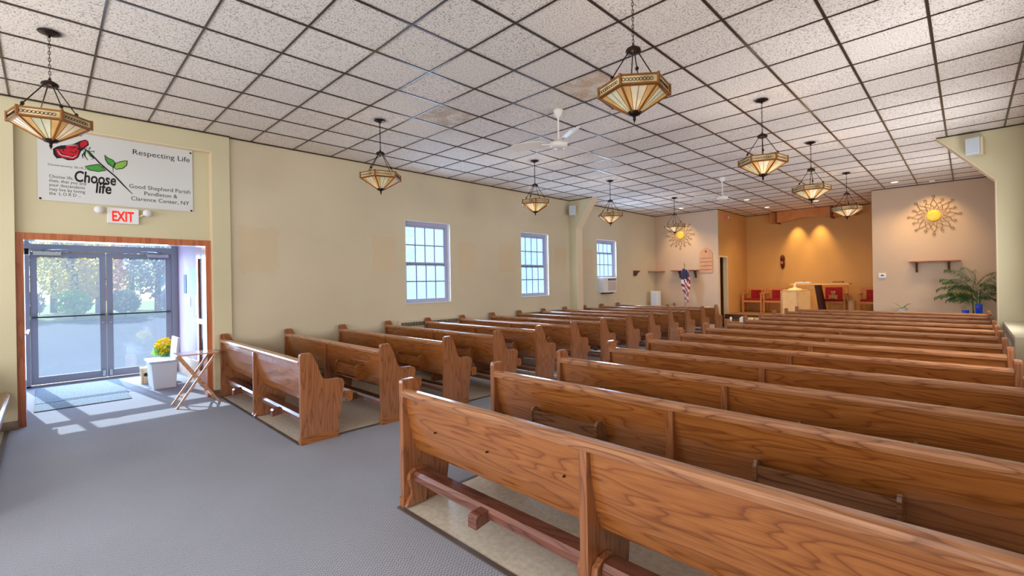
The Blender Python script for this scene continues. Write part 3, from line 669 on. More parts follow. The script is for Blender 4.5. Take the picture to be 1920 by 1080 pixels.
# ------------------------------------------------------------------ ceiling fans
def make_fan():
    t = empty('ceiling_fan', (0, 0, 0)); fw = plain('fan_white', (232, 228, 220), .3)
    obj('canopy', lathe(B(), [(.062, 0), (.06, -.03), (.04, -.075), (.018, -.10), (.014, -.105)], (0, 0, ZC - .005), 20), fw, t, True)
    obj('downrod', tube(B(), [(0, 0, ZC - .1), (0, 0, 3.31)], .011, 10), fw, t)
    obj('motor', lathe(B(), [(.03, .06), (.034, .04), (.09, .028), (.112, .01), (.112, -.025), (.095, -.045), (.05, -.055), (.02, -.058)], (0, 0, 3.275), 28), fw, t, True)
    for a in (208, 328, 88):
        a = math.radians(a); d = Vector((math.cos(a), math.sin(a), 0)); s = Vector((-math.sin(a), math.cos(a), 0)); bm = B(); top = []; bot = []
        for u, wd in [(.17, .035), (.24, .062), (.36, .072), (.48, .074), (.56, .066), (.61, .045), (.625, .015)]:
            for sg, lst in ((1, top), (-1, bot)):
                p = d * u + s * wd * sg + Vector((0, 0, 3.29 + sg * wd * .38 - (u - .2) * .02)); lst.append(p)
        loop = top + bot[::-1]; A = [bm.verts.new(p) for p in loop]; C = [bm.verts.new(p + Vector((0, 0, .006))) for p in loop]
        bm.faces.new(A); bm.faces.new(C[::-1]); n = len(loop)
        for i in range(n): bm.faces.new([A[i], C[i], C[(i + 1) % n], A[(i + 1) % n]])
        b = obj('blade', bm, fw, t); arm = B(); tube(arm, [d * .09 + Vector((0, 0, 3.28)), d * .22 + Vector((0, 0, 3.288))], .012, 6); obj('blade_arm', arm, fw, b)
    return t
fan = make_fan(); fan.location = (-3.64, 4.56, 0); tag(fan, 'white three-blade ceiling fan nearer the camera', 'fan', 'ceiling fans over the aisle')
copy_tree(fan, (-3.69, 10.15, 0), 'white three-blade ceiling fan farther off, above the chancel end')

# ------------------------------------------------------------------ recessed lights, detector
canm = plain('lamp_lens', (255, 240, 205), .4, emit=(255, 226, 170), es=7)
CN = [(-1.17, 13.78, 'recessed ceiling light above the right sun wall art'), (-4.29, 13.57, 'recessed ceiling light right of the far fan'), (-4.32, 15.49, 'recessed ceiling light left of the wooden valance'), (-6.15, 13.58, 'recessed ceiling light above the hymn board'), (-3.02, 15.34, 'recessed ceiling light behind the third right pendant')]
for x, y, lb in CN:
    t = empty('recessed_light', (x, y, ZC), lb, 'lamp', 'round recessed lights at the chancel end')
    obj('trim_ring', lathe(B(), [(.085, 0), (.085, -.008), (.066, -.011), (.064, -.004), (.064, 0)], (0, 0, -.003), 24), white_pl, t); obj('lens', lathe(B(), [(.062, -.006), (.062, -.004)], (0, 0, -.003), 20), canm, t)
for x, y, e, d, sz in [(-.56, 13.9, 75, (0, .75, -1), 75), (-6.65, 13.9, 70, (0, .75, -1), 70), (-4.32, 15.49, 130, (0, .2, -1), 120), (-3.02, 15.34, 130, (0, .2, -1), 120), (-4.29, 13.57, 170, (0, .1, -1), 125), (-1.17, 13.78, 90, (0, .1, -1), 120), (-6.15, 13.6, 80, (0, .1, -1), 120)]:
    light('recessed_bulb', 'SPOT', (x, y, ZC - .03), e, (1, .66, .30), d, spot_size=math.radians(sz), spot_blend=.8, shadow_soft_size=.05)
for x in (-3.93, -3.30):
    light('valance_bulb', 'SPOT', (x, 16.98, 3.62), 170, (1, .72, .30), (0, .2, -1), spot_size=math.radians(54), spot_blend=1, shadow_soft_size=.03)
t = empty('smoke_detector', (-.545, 14.25, ZC), 'small white ceiling detector above the right sun art', 'detector'); obj('housing', lathe(B(), [(.055, 0), (.055, -.02), (.04, -.035), (.01, -.038)], (0, 0, 0), 20), white_pl, t, True)

# ------------------------------------------------------------------ text helper
def text(body, size, m, parent, loc, rot, sx=1, align='LEFT', ext=.0008, shear=0, off=0):
    c = bpy.data.curves.new('lettering', 'FONT'); c.body = body; c.size = size; c.extrude = ext; c.align_x = align; c.shear = shear
    c.resolution_u = 3; c.materials.append(m); o = bpy.data.objects.new('lettering', c); COL.objects.link(o); o.parent = parent; o.location = loc; o.rotation_euler = rot; o.scale = (sx, 1, 1); c.offset = off
    bpy.context.view_layer.update(); me = bpy.data.meshes.new_from_object(o.evaluated_get(bpy.context.evaluated_depsgraph_get())); q = bpy.data.objects.new('lettering', me); COL.objects.link(q); q.parent = parent; q.location = loc; q.rotation_euler = rot; q.scale = (sx, 1, 1); bpy.data.objects.remove(o); q['kind'] = 'stuff'; return q
RX = (PI / 2, 0, PI / 2)
# banner
ban = empty('parish_banner', (-7.65, -.05, 2.6), 'white parish banner with a red rose and black lettering above the entrance', 'banner')
BW, BH = 1.505, .845
obj('sheet', bx((0, 0, 0), (.006, BW, BH)), plain('banner_vinyl', (214, 216, 214), .35), ban)
def art(x, y):
    s = (x - 58) / 1732; top = -25 + 240 * s; bot = 805 + 140 * s; return s * 5.35 / (6.45 - 1.1 * s) * BW, BH * (1 - (y - top) / (bot - top))
ink = plain('black_ink', (30, 28, 30), .5); rosem = plain('rose_red', (196, 24, 46), .5); green = plain('leaf_green', (76, 160, 70), .5); lime_ = plain('leaf_lime', (140, 190, 80), .5)
def shape(name, pts, x0, x1, m, par): return obj(name, prism(B(), [art(*p) for p in pts], x0, x1, 'x'), m, par)
def stroke(name, pts, wdt, m, par, x=.0085):
    bm = B(); P = [art(*p) for p in pts]; V = []
    for i, p in enumerate(P):
        a, b = P[max(i - 1, 0)], P[min(i + 1, len(P) - 1)]; dx, dy = b[0] - a[0], b[1] - a[1]; L = math.hypot(dx, dy) or 1; ww = wdt * (1 if 0 < i < len(P) - 1 else .45)
        V.append(((p[0] - dy / L * ww, p[1] + dx / L * ww), (p[0] + dy / L * ww, p[1] - dx / L * ww)))
    for (a, b), (c, d) in zip(V, V[1:]): bm.faces.new([bm.verts.new((x, *q)) for q in (a, b, d, c)])
    return obj(name, bm, m, par)
rose = shape('rose', [(235, 225), (240, 290), (275, 335), (340, 330), (400, 355), (470, 352), (520, 320), (550, 250), (600, 205), (640, 175), (632, 130), (600, 112), (540, 130), (470, 165), (400, 180), (330, 185), (280, 200)], .006, .0075, ink, ban); rose.name = 'rose_outline'
shape('rose_petals', [(262, 228), (290, 300), (340, 322), (420, 340), (480, 335), (515, 300), (530, 240), (500, 215), (420, 215), (330, 230)], .0075, .0084, rosem, ban)
shape('rose_petals', [(375, 200), (430, 185), (520, 172), (525, 205), (470, 222), (400, 225)], .0075, .0086, rosem, ban)
shape('rose_petals', [(545, 145), (598, 122), (624, 140), (622, 168), (590, 195), (552, 212), (540, 180)], .0075, .0086, rosem, ban)
for pts in [[(300, 235), (320, 270), (350, 290), (400, 295)], [(360, 215), (350, 245), (372, 262)], [(420, 200), (440, 215), (480, 208), (500, 190)], [(430, 240), (450, 265), (490, 262), (505, 235)], [(400, 300), (440, 315), (480, 300)]]: stroke('petal_line', pts, .005, ink, ban, .0092)
for pts in [[(290, 245), (312, 285), (350, 305), (405, 312), (455, 325), (500, 300)], [(385, 190), (440, 180), (500, 178)]]: stroke('petal_highlight', pts, .003, paper, ban, .0095)
stroke('stem', [(580, 210), (640, 255), (700, 320), (760, 385), (850, 465), (930, 535), (1010, 625), (1115, 735)], .008, ink, ban)
for pts in [[(560, 230), (600, 235), (590, 300), (625, 350)], [(600, 215), (655, 200), (630, 250)], [(640, 250), (700, 245), (690, 270)], [(600, 250), (565, 290), (570, 330)], [(640, 270), (690, 330), (660, 340)]]: stroke('sepal', pts, .006, ink, ban)
for pts in [[(600, 235), (640, 245), (690, 320), (650, 310)], [(575, 240), (600, 262), (580, 300)]]: shape('sepal', pts, .006, .0078, green, ban)
for pts, lm in [([(812, 285), (850, 320), (905, 345), (928, 375), (905, 430), (850, 390), (822, 340)], green), ([(925, 385), (985, 362), (1040, 350), (1062, 345), (1058, 400), (1010, 440), (940, 450), (915, 430)], lime_), ([(590, 420), (660, 408), (740, 395), (790, 430), (825, 465), (740, 480), (640, 465)], green)]:
    stroke('leaf_outline', pts + [pts[0]], .0045, ink, ban, .009); shape('leaf', pts, .006, .0078, lm, ban)
stroke('leaf_stalk', [(905, 490), (905, 430), (950, 370)], .004, ink, ban); stroke('leaf_stalk', [(905, 430), (860, 370)], .004, ink, ban)
def bt(body, x, y, size, sx=1., align='LEFT', shear=0, off=0):
    u, v = art(x, y); o = text(body, size, ink, ban, (.0062, u, v), RX, sx, align, .0006, shear, off); return o
bt('Choose', 462, 592, .185, .66, shear=.12, off=.0045); bt('life', 700, 722, .185, .70, shear=.12, off=.0045)
bt('Respecting Life', 1120, 268, .096, 1.07)
# right-hand block centred
for s_, y in [('Good Shepherd Parish', 672), ('Pendleton &', 742), ('Clarence Center, NY', 812)]:
    u, v = art(1435, y + 25); text(s_, .072, ink, ban, (.0062, u, v), RX, 1.0, 'CENTER', .0006)
bt('Deuteronomy 30:19-20', 175, 412, .034, 1.08)
for i, s_ in enumerate(['Choose life,', 'then, that you and', 'your descendants', 'may live by loving', 'the  L O R D ...']): bt(s_, 185, 552 + i * 49, .052, .84)
for x, y in [(85, 790), (1770, 240), (1770, 930), (90, 15)]:
    u, v = art(x, y); obj('grommet', lathe(B(), [(.012, 0), (.012, .004), (.005, .005)], (.006, u, v), 12, 'x'), bronze, ban)
# exit sign
ex = empty('exit_sign', (-7.655, .705, 2.375), 'white exit sign with red letters above the entrance doors', 'sign')
obj('housing', bx((0, -.155, 0), (.05, .155, .195), .008), white_pl, ex)
c = text('EXIT', .175, plain('exit_red', (226, 40, 34), .4, emit=(235, 40, 30), es=.8), ex, (.0505, -.005, .03), RX, .60, 'CENTER', .002, off=.005)
for s in (-1, 1):
    bm = B(); tube(bm, [(.02, s * .155, .10), (.04, s * .19, .12), (.05, s * .215, .14)], .011, 8); h = obj('lamp_arm', bm, trim_cream, ex)
    obj('lamp_head', lathe(B(), [(.02, -.03), (.04, -.02), (.046, .02), (.044, .03)], (.07, s * .235, .15), 16, 'x'), white_pl, h, True)

# ------------------------------------------------------------------ by the entrance : tray table, cooler, flowers
tb_ = empty('tray_table', (-7.36, 1.40, 0), 'light wooden folding tray table with crossed legs beside the entrance frame', 'table', rz=PI / 2)
bm = B(); box(bm, (-.235, -.18, .665), (.235, .18, .683), bev=.005); obj('tabletop', bm, tray_m, tb_)
for sy in (-.15, .15):
    for sg in (-1, 1):
        yy = sy + sg * .011; bm = B(); a, b = Vector((-.2 * sg, yy, .665)), Vector((.24 * sg, yy, 0)); d = (b - a).normalized(); nrm = Vector((d.z, 0, -d.x)) * .013
        vs = [bm.verts.new(p) for p in (a - nrm + Vector((0, -.009, 0)), a + nrm + Vector((0, -.009, 0)), b + nrm + Vector((0, -.009, 0)), b - nrm + Vector((0, -.009, 0)), a - nrm + Vector((0, .009, 0)), a + nrm + Vector((0, .009, 0)), b + nrm + Vector((0, .009, 0)), b - nrm + Vector((0, .009, 0)))]
        for q in [(0, 1, 2, 3), (7, 6, 5, 4), (0, 4, 5, 1), (1, 5, 6, 2), (2, 6, 7, 3), (3, 7, 4, 0)]: bm.faces.new([vs[i] for i in q])
        obj('leg', bm, tray_m, tb_)
for x, z in ((-.155, .12), (.155, .12), (0.02, .34)): obj('crossbar', bx((x - .009, -.14, z - .011), (x + .009, .14, z + .011)), tray_m, tb_)
cl = empty('cooler', (-9.08, 1.28, 0), 'white foam cooler with its lid propped open in the vestibule', 'cooler'); fm = plain('foam_white', (222, 228, 240), .7)
bm = prism(B(), [(-.14, 0), (.14, 0), (.165, .40), (-.165, .40)], -.26, .26, 'x', .012); obj('body', bm, fm, cl)
obj('rim', bx((-.285, -.19, .40), (.285, .19, .43), .01), plain('cooler_rim', (190, 206, 216), .5), cl)
bm = prism(B(), [(.13, .43), (.165, .43), (.20, .76), (.165, .77)], -.20, .28, 'x', .006); obj('lid', bm, fm, cl)
pp = empty('flower_pot', (-9.55, 1.38, 0), 'pot of bright yellow mums behind the white cooler', 'flowers')
obj('pot', lathe(B(), [(.09, 0), (.13, .2), (.14, .22), (.12, .22)], (0, 0, 0), 20), plain('pot_brown', (120, 78, 56), .7), pp)
obj('stems', tube(tube(B(), [(0, 0, .2), (.02, 0, .45)], .02, 6), [(0, 0, .2), (-.04, .03, .5)], .012, 6), leafm['green'], pp)
bm = foliage(420, 0, 0, .58, .13, .13, .14, .03, rt); obj('blossoms', bm, plain('mum_yellow', (255, 226, 50), .7), pp)
bm = foliage(160, 0, 0, .50, .17, .17, .12, .04, rt); obj('foliage', bm, leafm['green'], pp)
bxm = empty('wooden_box', (-9.6, 1.13, 0), 'small tan wooden box with a round hole beside the cooler', 'box')
obj('body', bx((-.1, -.06, 0), (.1, .09, .26), .006), pine_z, bxm); obj('hole', lathe(B(), [(.03, .0), (.03, .004)], (.1, 0, .15), 16, 'x'), black, bxm)

# ------------------------------------------------------------------ radiators and right-hand ledge
def convector(name, x0, x1, y0, y1, h, label, face, grp):
    t = empty(name, ((x0 + x1) / 2, (y0 + y1) / 2, 0), label, 'radiator', grp); cx, cyy = (x0 + x1) / 2, (y0 + y1) / 2
    enam = plain('radiator_enamel', (206, 196, 166), .4)
    obj('cabinet', bx((x0 - cx, y0 - cyy, .02), (x1 - cx, y1 - cyy, h), .008), enam, t)
    bm = B(); n = int((y1 - y0 - .1) / .035); xf = (x1 if face > 0 else x0) - cx
    for i in range(n): yy = y0 - cyy + .06 + i * .035; box(bm, (xf - .004, yy, h - .11), (xf + .004, yy + .02, h - .035))
    obj('grille', bm, black if face > 0 else plain('slot_grey', (150, 146, 126), .6), t, kind='stuff')
    return t
convector('radiator', -7.598, -7.552, 4.62, 6.1, .855, 'cream metal radiator cover with slotted grille under the first window', 1, 'radiator covers along the side walls')
convector('radiator', -7.598, -7.552, 7.9, 9.7, .845, 'cream radiator cover under the middle window', 1, 'radiator covers along the side walls')
convector('radiator', .36, .60, 7.4, 9.85, .86, 'pale radiator cover at the right edge behind the pew ends', -1, 'radiator covers along the side walls')
convector('radiator', .40, .60, 10.6, 12.6, .84, 'farther pale radiator cover past the right brace', -1, 'radiator covers along the side walls')

# air conditioner
ac = empty('air_conditioner', (-7.6, 11.62, 1.2), 'white window air conditioner in the third window', 'air conditioner')
obj('case', bx((-.09, -.33, 0), (.16, .34, .44), .012), white_pl, ac)
bm = B()
for i in range(9): box(bm, (.158, -.12, .06 + i * .03), (.168, .3, .075 + i * .03))
obj('grille', bm, plain('ac_grille', (186, 160, 140), .6), ac, kind='stuff'); obj('control_panel', bx((.158, -.12, .35), (.167, .3, .41)), plain('ac_panel', (120, 112, 106), .4), ac)
obj('drip_tray', bx((-.02, -.25, -.035), (.12, .22, -.001)), bronze, ac)
# speakers
def speaker(loc, rz, label):
    t = empty('wall_speaker', loc, label, 'speaker', 'white speakers on the wall braces', rz)
    obj('cabinet', prism(B(), [(-.075, -.07), (.075, -.07), (.075, .05), (-.075, .05)], -.125, .125, 'z', .01), plain('speaker_white', (214, 220, 222), .5), t)
    obj('grille', bx((-.064, -.076, -.11), (.064, -.069, .11), .003), plain('speaker_grille', (196, 206, 216), .7), t)
    obj('bracket', box(B(), (.06, .0, -.13), (.10, .12, .13), bev=.006), trim_cream, t)
speaker((-7.42, 9.83, 3.42), math.radians(28), 'white wall speaker on the left wall brace'); speaker((.09, 9.83, 3.47), math.radians(-12), 'white wall speaker on the right wall brace')

# ------------------------------------------------------------------ sun wall art
def make_sun():
    t = empty('sun_wall_art', (0, 0, 0)); iron = plain('antique_iron', (128, 96, 62), .5, .2)
    obj('disc', lathe(B(), [(.135, -.003), (.13, -.012), (.08, -.018), (.001, -.02)], (0, 0, 0), 32, 'y'), plain('sun_gold', (240, 200, 84), .5, .1, noise=8), t, True)
    for i in range(16):
        a = PI / 2 + i * PI / 8; L = .475 if i % 2 == 0 else .41; d = Vector((math.cos(a), 0, math.sin(a))); s = Vector((-math.sin(a), 0, math.cos(a))); o_ = Vector((0, -.012, 0))
        pts = [d * .15 + s * .012, d * .20 - s * .01, d * .27 + s * .055, d * (L - .09) + s * .012, d * (L - .055) - s * .018]
        pts += [d * (L - .025) + (d * math.sin(u) * 1 + s * -math.cos(u)) * .024 for u in [j * PI / 4 for j in range(0, 7)]]
        bm = B(); tube(bm, [p + o_ for p in pts], .0055, 5)
        pts2 = [d * .16 - s * .02, d * .27 - s * .055, d * (L - .12) - s * .012, d * (L - .09) + s * .012]
        tube(bm, [p + o_ for p in pts2], .0045, 5); obj('ray', bm, iron, t)
    return t
s1 = make_sun(); s1.location = (-.545, YF - .012, 2.95); tag(s1, 'golden sun wall art with curled iron rays above the right shelf', 'wall art', 'sun wall ornaments')
copy_tree(s1, (-6.70, YF - .012, 3.0), 'golden sun wall art behind the farthest left pendant')

# ------------------------------------------------------------------ shelves, board, thermostat, exit in recess
def bracket_bm(x, h=.24, dpt=.16):
    return prism(B(), [(0, 0), (-dpt, 0), (-dpt, -.03), (-dpt * .7, -.05), (-dpt * .62, -h * .45), (-dpt * .35, -h * .5), (-dpt * .3, -h * .85), (0, -h)], x - .02, x + .02, 'x', .003)
def shelf(x0, x1, z, label, bxs, dpt=.2):
    t = empty('wall_shelf', ((x0 + x1) / 2, YF, z), label, 'shelf', 'wooden shelves on the front wall'); cx = (x0 + x1) / 2
    bm = B(); box(bm, (x0 - cx, -dpt, -.025), (x1 - cx, 0, 0), bev=.006); obj('board', bm, shelf_m, t)
    for b in bxs: o = obj('bracket', bracket_bm(b - cx), plain('bracket_brown', (92, 52, 34), .5), t); o.location = (0, 0, -.025)
shelf(-1.0, -.1, 1.885, 'brown wooden shelf with two scroll brackets under the right sun art', (-.86, -.30))
shelf(-6.98, -6.1, 1.85, 'brown shelf with scroll brackets on the front wall behind the flag', (-6.72, -6.2))
t = empty('corner_shelf', (-7.6, YF, 1.84), 'reddish wooden corner shelf where window wall meets front wall', 'shelf')
obj('board', prism(B(), [(0, 0), (.34, 0), (.33, -.10), (.25, -.28), (.10, -.52), (0, -.55)], -.03, 0, 'z'), plain('corner_oak', (176, 104, 62), .45), t)
t = empty('wall_bracket', (-7.6, 13.3, 1.84), 'small dark carved bracket on the window wall before the corner shelf', 'bracket')
obj('body', prism(B(), [(0, 0), (.14, 0), (.14, -.03), (.07, -.06), (.05, -.13), (0, -.16)], -.08, .08, 'y', .003), plain('bracket_brown2', (92, 52, 34), .5), t); obj('cap', bx((0, -.1, 0), (.15, .1, .015)), shelf_m, t)
hb = empty('hymn_board', (-5.87, YF, 1.75), 'arched tan wooden hymn board right of the flag', 'board')
obj('panel', prism(B(), [(-.2, 0), (.2, 0), (.2, .62), (.17, .64), (.17, .68), (.08, .74), (0, .79), (-.08, .74), (-.17, .68), (-.17, .64), (-.2, .62)], -.03, 0, 'y', .004), plain('board_tan', (210, 156, 112), .5, noise=8), hb)
for i in range(4): obj('slat', bx((-.165, -.045, .1 + i * .12), (.165, -.03, .112 + i * .12)), plain('slat_tan', (170, 116, 78), .5), hb)
obj('crest', prism(B(), [(-.03, .64), (.03, .64), (.02, .69), (0, .72), (-.02, .69)], -.036, -.03, 'y'), plain('crest_brown', (130, 80, 52), .5), hb)
th = empty('thermostat', (-1.51, YF, 1.56), 'white rectangular thermostat on the tan wall right of the recess', 'thermostat')
obj('case', bx((-.075, -.03, -.06), (.075, 0, .06), .01), white_pl, th); obj('display', bx((-.03, -.033, -.015), (.03, -.029, .02)), plain('lcd', (90, 104, 96), .3), th)
xs_ = empty('recess_exit_sign', (-5.5, 15.2, 3.42), 'small pinkish exit sign high on the ochre recess wall', 'sign')
obj('housing', bx((0, -.14, 0), (.05, .14, .18), .008), plain('sign_pink', (228, 150, 120), .4), xs_)
text('EXIT', .15, plain('exit_red2', (220, 60, 44), .4), xs_, (.0505, 0, .035), RX, .75, 'CENTER', .001)
obj('lamp_head', lathe(B(), [(.02, -.03), (.035, .02), (.035, .03)], (.06, .2, .09), 14, 'x'), white_pl, xs_, True)
va = empty('wood_valance', (0, 0, 0), 'honey wood light valance with arched lower edge at the ceiling of the recess', 'valance')
vm = plain('valance_wood', (206, 132, 70), .45, noise=8); vd = plain('valance_dark', (120, 62, 30), .5)
obj('front_board', prism(B(), [(-4.42, 3.70), (-4.42, 3.35), (-4.15, 3.37), (-3.9, 3.42), (-3.6, 3.44), (-3.3, 3.43), (-3.05, 3.41), (-2.96, 3.41), (-2.96, 3.70)], 16.86, 16.90, 'y'), vm, va)
obj('side_board', bx((-4.46, 16.84, 3.33), (-4.42, YN, 3.705)), vd, va); obj('side_board', bx((-2.96, 16.84, 3.36), (-2.92, YN, 3.705)), vd, va)
obj('end_block', bx((-4.66, 17.0, 3.36), (-4.465, YN - .005, 3.70)), vm, va); obj('end_block', bx((-2.915, 17.0, 3.40), (-2.35, YN - .005, 3.70)), vm, va)
cr = empty('carved_wall_hanging', (-4.37, YN, 2.07), 'small dark red-brown carved hanging on the ochre back wall', 'wall art')
obj('body', lathe(B(), [(.01, -.23), (.05, -.17), (.065, -.05), (.05, .05), (.07, .12), (.055, .2), (.01, .24)], (0, -.04, 0), 10), plain('carving_red', (88, 24, 18), .45), cr, True)
obj('crosspiece', bx((-.075, -.05, .06), (.075, -.03, .09), .004), plain('carving_dark', (60, 22, 18), .5), cr); obj('highlight_band', bx((-.03, -.108, -.06), (.02, -.10, .02)), plain('carving_tan', (190, 110, 80), .5), cr)

# ------------------------------------------------------------------ chancel furniture
ZP = .42
def arm_chair(x, y, W_, label, back=.80):
    t = empty('arm_chair', (x, y, ZP), label, 'chair', 'red upholstered chairs on the platform'); cw = plain('chair_beech', (206, 142, 84), .45); h = W_ / 2; L = .045
    for sx in (-h, h - L):
        obj('leg', bx((sx, -.26, 0), (sx + L, -.215, .62), .004), cw, t); obj('leg', bx((sx, .22, 0), (sx + L, .265, back), .004), cw, t)
        obj('arm_rest', bx((sx - .008, -.28, .60), (sx + L + .008, .24, .635), .006), cw, t)
    obj('seat_rail', box(box(B(), (-h + L, -.255, .33), (h - L, -.22, .395)), (-h + L, .225, .33), (h - L, .26, .395)), cw, t)
    obj('seat', bx((-h + L, -.25, .39), (h - L, .2, .455), .02), red_m, t)
    obj('back_rail', bx((-h + L, .225, back - .07), (h - L, .262, back), .004), cw, t)
    iw = h - L - .1
    for sx in (-iw - .035, iw): obj('back_stile', bx((sx, .225, .40), (sx + .035, .26, back - .07)), cw, t)
    obj('backrest', bx((-iw, .19, .44), (iw, .255, back - .07), .015), red_m, t)
arm_chair(-5.10, 16.72, .60, 'red upholstered wooden armchair at the left end of the platform'); arm_chair(-4.47, 16.72, .58, 'red upholstered wooden armchair second from left, beside the pale font')
arm_chair(-2.93, 16.82, .72, 'wider red armchair right of the altar holding a plush toy', .88); arm_chair(-1.995, 16.86, .56, 'red armchair partly hidden by the tan wall')
ty = empty('plush_toy', (-2.88, 16.66, ZP + .458), 'small tan plush toy sitting on the wide red chair', 'toy'); tm = plain('plush_tan', (222, 176, 122), .9, noise=14)
def ball(bm, c, r, sc=(1, 1, 1)):
    g = bmesh.ops.create_icosphere(bm, subdivisions=2, radius=r)
    for v in g['verts']: v.co = Vector((v.co.x * sc[0] + c[0], v.co.y * sc[1] + c[1], v.co.z * sc[2] + c[2]))
bm = B(); ball(bm, (0, 0, .075), .08, (1, .8, .95)); ball(bm, (-.075, -.06, .035), .036, (1, 1.4, .9)); ball(bm, (.075, -.06, .035), .036, (1, 1.4, .9)); ball(bm, (-.09, -.02, .09), .028, (1, 1, 1.4)); ball(bm, (.09, -.02, .09), .028, (1, 1, 1.4)); obj('body', bm, tm, ty, True)
bm = B(); ball(bm, (0, -.01, .18), .058); ball(bm, (-.045, 0, .225), .018); ball(bm, (.045, 0, .225), .018); ball(bm, (0, -.06, .17), .022); obj('head', bm, tm, ty, True)
# altar
al = empty('altar_table', (-3.12, 16.24, ZP), 'pale-topped wooden altar table with flared dark-edged pedestal', 'altar'); aw = plain('altar_wood', (226, 172, 98), .4, noise=8)
obj('tabletop', bx((-.72, -.28, .90), (.72, .27, .95), .006), pine_x, al)
obj('pedestal', prism(B(), [(-.40, 0), (.02, 0), (-.08, .9), (-.30, .9)], -.25, .25, 'y'), aw, al)
obj('pedestal_side', prism(B(), [(.02, 0), (.12, 0), (-.02, .9), (-.10, .9)], -.27, .27, 'y'), plain('altar_dark', (60, 32, 28), .5), al)
obj('edge_band', bx((-.74, -.292, .895), (.74, -.28, .93)), aw, al)
bk = empty('open_book', (-3.55, 16.23, ZP + .955), 'open book lying on the altar', 'book'); obj('pages', prism(B(), [(-.2, 0), (.2, 0), (.19, .03), (.1, .04), (0, .02), (-.1, .04), (-.19, .03)], -.14, .14, 'y'), paper, bk); obj('cover', bx((-.21, -.145, -.004), (.21, .145, 0.001)), plain('book_brown', (130, 84, 56), .6), bk)
b2 = empty('stacked_books', (-2.68, 16.23, ZP + .95), 'dark closed book near the right end of the altar', 'book'); obj('cover', bx((-.12, -.1, 0), (.12, .1, .05), .006), plain('book_tan', (146, 102, 66), .6), b2)
# font
fo = empty('baptismal_font', (-3.62, 15.52, ZP), 'pale six-sided wooden font in front of the altar', 'font')
fp = [(.40 * math.cos(math.radians(a)), .34 * math.sin(math.radians(a))) for a in (-72, -12, 48, 108, 168, 228)]
fr_ = obj('body', prism(B(), fp, 0, .74, 'z'), plain('font_wood', (236, 190, 128), .45, noise=6), fo)
for i in range(6):
    a, b = fp[i], fp[(i + 1) % 6]; obj('corner_strip', tube(B(), [(a[0], a[1], 0), (a[0], a[1], .745)], .014, 6), pine_x, fo)
obj('basin', lathe(B(), [(.30, .74), (.33, .745), (.31, .77), (.27, .775), (.22, .755)], (0, 0, 0), 24), plain('basin_gold', (236, 206, 130), .35, .3), fo, True)
obj('flame_cover', lathe(B(), [(.22, .75), (.16, .80), (.05, .83), (.03, .87), (.045, .90), (.02, .94), (.001, .97)], (0, 0, 0), 20), plain('cover_cream', (240, 224, 176), .4), fo, True)
st = empty('drum_table', (-2.43, 16.62, ZP), 'round tan drum side table beside the wide red chair', 'table'); obj('drum', lathe(B(), [(.095, 0), (.095, .40)], (0, 0, 0), 20), pine_z, st); obj('tabletop', lathe(B(), [(.11, .40), (.118, .41), (.11, .425)], (0, 0, 0), 24), pine_x, st)
# things on the step
sb = empty('white_box', (-4.93, 14.97, .21), 'small white paper box on the chancel step', 'box'); obj('body', bx((-.05, -.05, 0), (.05, .05, .13)), white_pl, sb); obj('flap', prism(B(), [(-.05, .13), (.05, .13), (0, .17)], -.05, .05, 'y'), paper, sb)
for x, lb, c in [(-4.66, 'cream tote with a dark handle on the chancel step', (232, 214, 168)), (-4.46, 'tan basket beside the cream tote', (222, 190, 130))]:
    t = empty('small_basket', (x, 14.98, .21), lb, 'basket', 'items on the chancel step'); obj('body', prism(B(), [(-.07, 0), (.07, 0), (.085, .15), (-.085, .15)], -.08, .08, 'y', .008), plain('basket', c, .8, noise=12), t)
    obj('handle', tube(B(), [(.05 * math.cos(u) , 0, .15 + .06 * math.sin(u)) for u in [j * PI / 8 for j in range(9)]], .008, 6), plain('handle_dark', (60, 46, 38), .6), t)
cd = empty('white_candle', (-5.25, 14.97, .21), 'short white candle at the left end of the step', 'candle'); obj('wax', lathe(B(), [(.035, 0), (.035, .14), (.01, .145)], (0, 0, 0), 14), white_pl, cd, True); obj('wick', tube(B(), [(0, 0, .14), (0, 0, .16)], .003, 5), black, cd)

# ------------------------------------------------------------------ flag, white cabinet, plants
fg = empty('flag', (-6.38, 14.25, 0), 'furled american flag hanging on a thin pole by the front wall', 'flag')
obj('pole', tube(B(), [(0, 0, .02), (0, 0, 1.98)], .011, 8), plain('pole_grey', (150, 144, 136), .4, .4), fg); obj('finial', lathe(B(), [(.012, 0), (.02, .02), (.004, .09), (.001, .1)], (0, 0, 1.98), 8), plain('finial_gold', (200, 160, 90), .35, .7), fg)
obj('stand', lathe(B(), [(.14, 0), (.14, .02), (.04, .05), (.02, .1)], (0, 0, 0), 20), bronze, fg, True)
fl = [plain('flag_red', (168, 34, 44), .8), plain('flag_white', (232, 226, 220), .8), plain('flag_navy', (52, 54, 90), .8)]
bm = B(); NU, NV = 26, 30; g = []
for j in range(NV + 1):
    v = j / NV; z = 1.86 - v * 1.06; wd = .05 + .10 * math.sin(PI * min(1, v * 1.15 + .1)); row = []
    for i in range(NU + 1):
        u = i / NU; th_ = u * 2 * PI * 1.02 + v * 1.5; rr = wd * (1 + .28 * math.sin(6 * th_ + 2 * v)); row.append(bm.verts.new((.01 + rr * math.cos(th_) * .85 + .05 * v, -rr * math.sin(th_) * .7, z - .03 * math.sin(3 * th_))))
    g.append(row)
for j in range(NV):
    for i in range(NU):
        f = bm.faces.new([g[j][i], g[j][i + 1], g[j + 1][i + 1], g[j + 1][i]]); s_ = int(i + j * .9)
        f.material_index = 2 if j < 9 and (i < 22) else (s_ // 2) % 2
obj('cloth', bm, fl, fg, True)
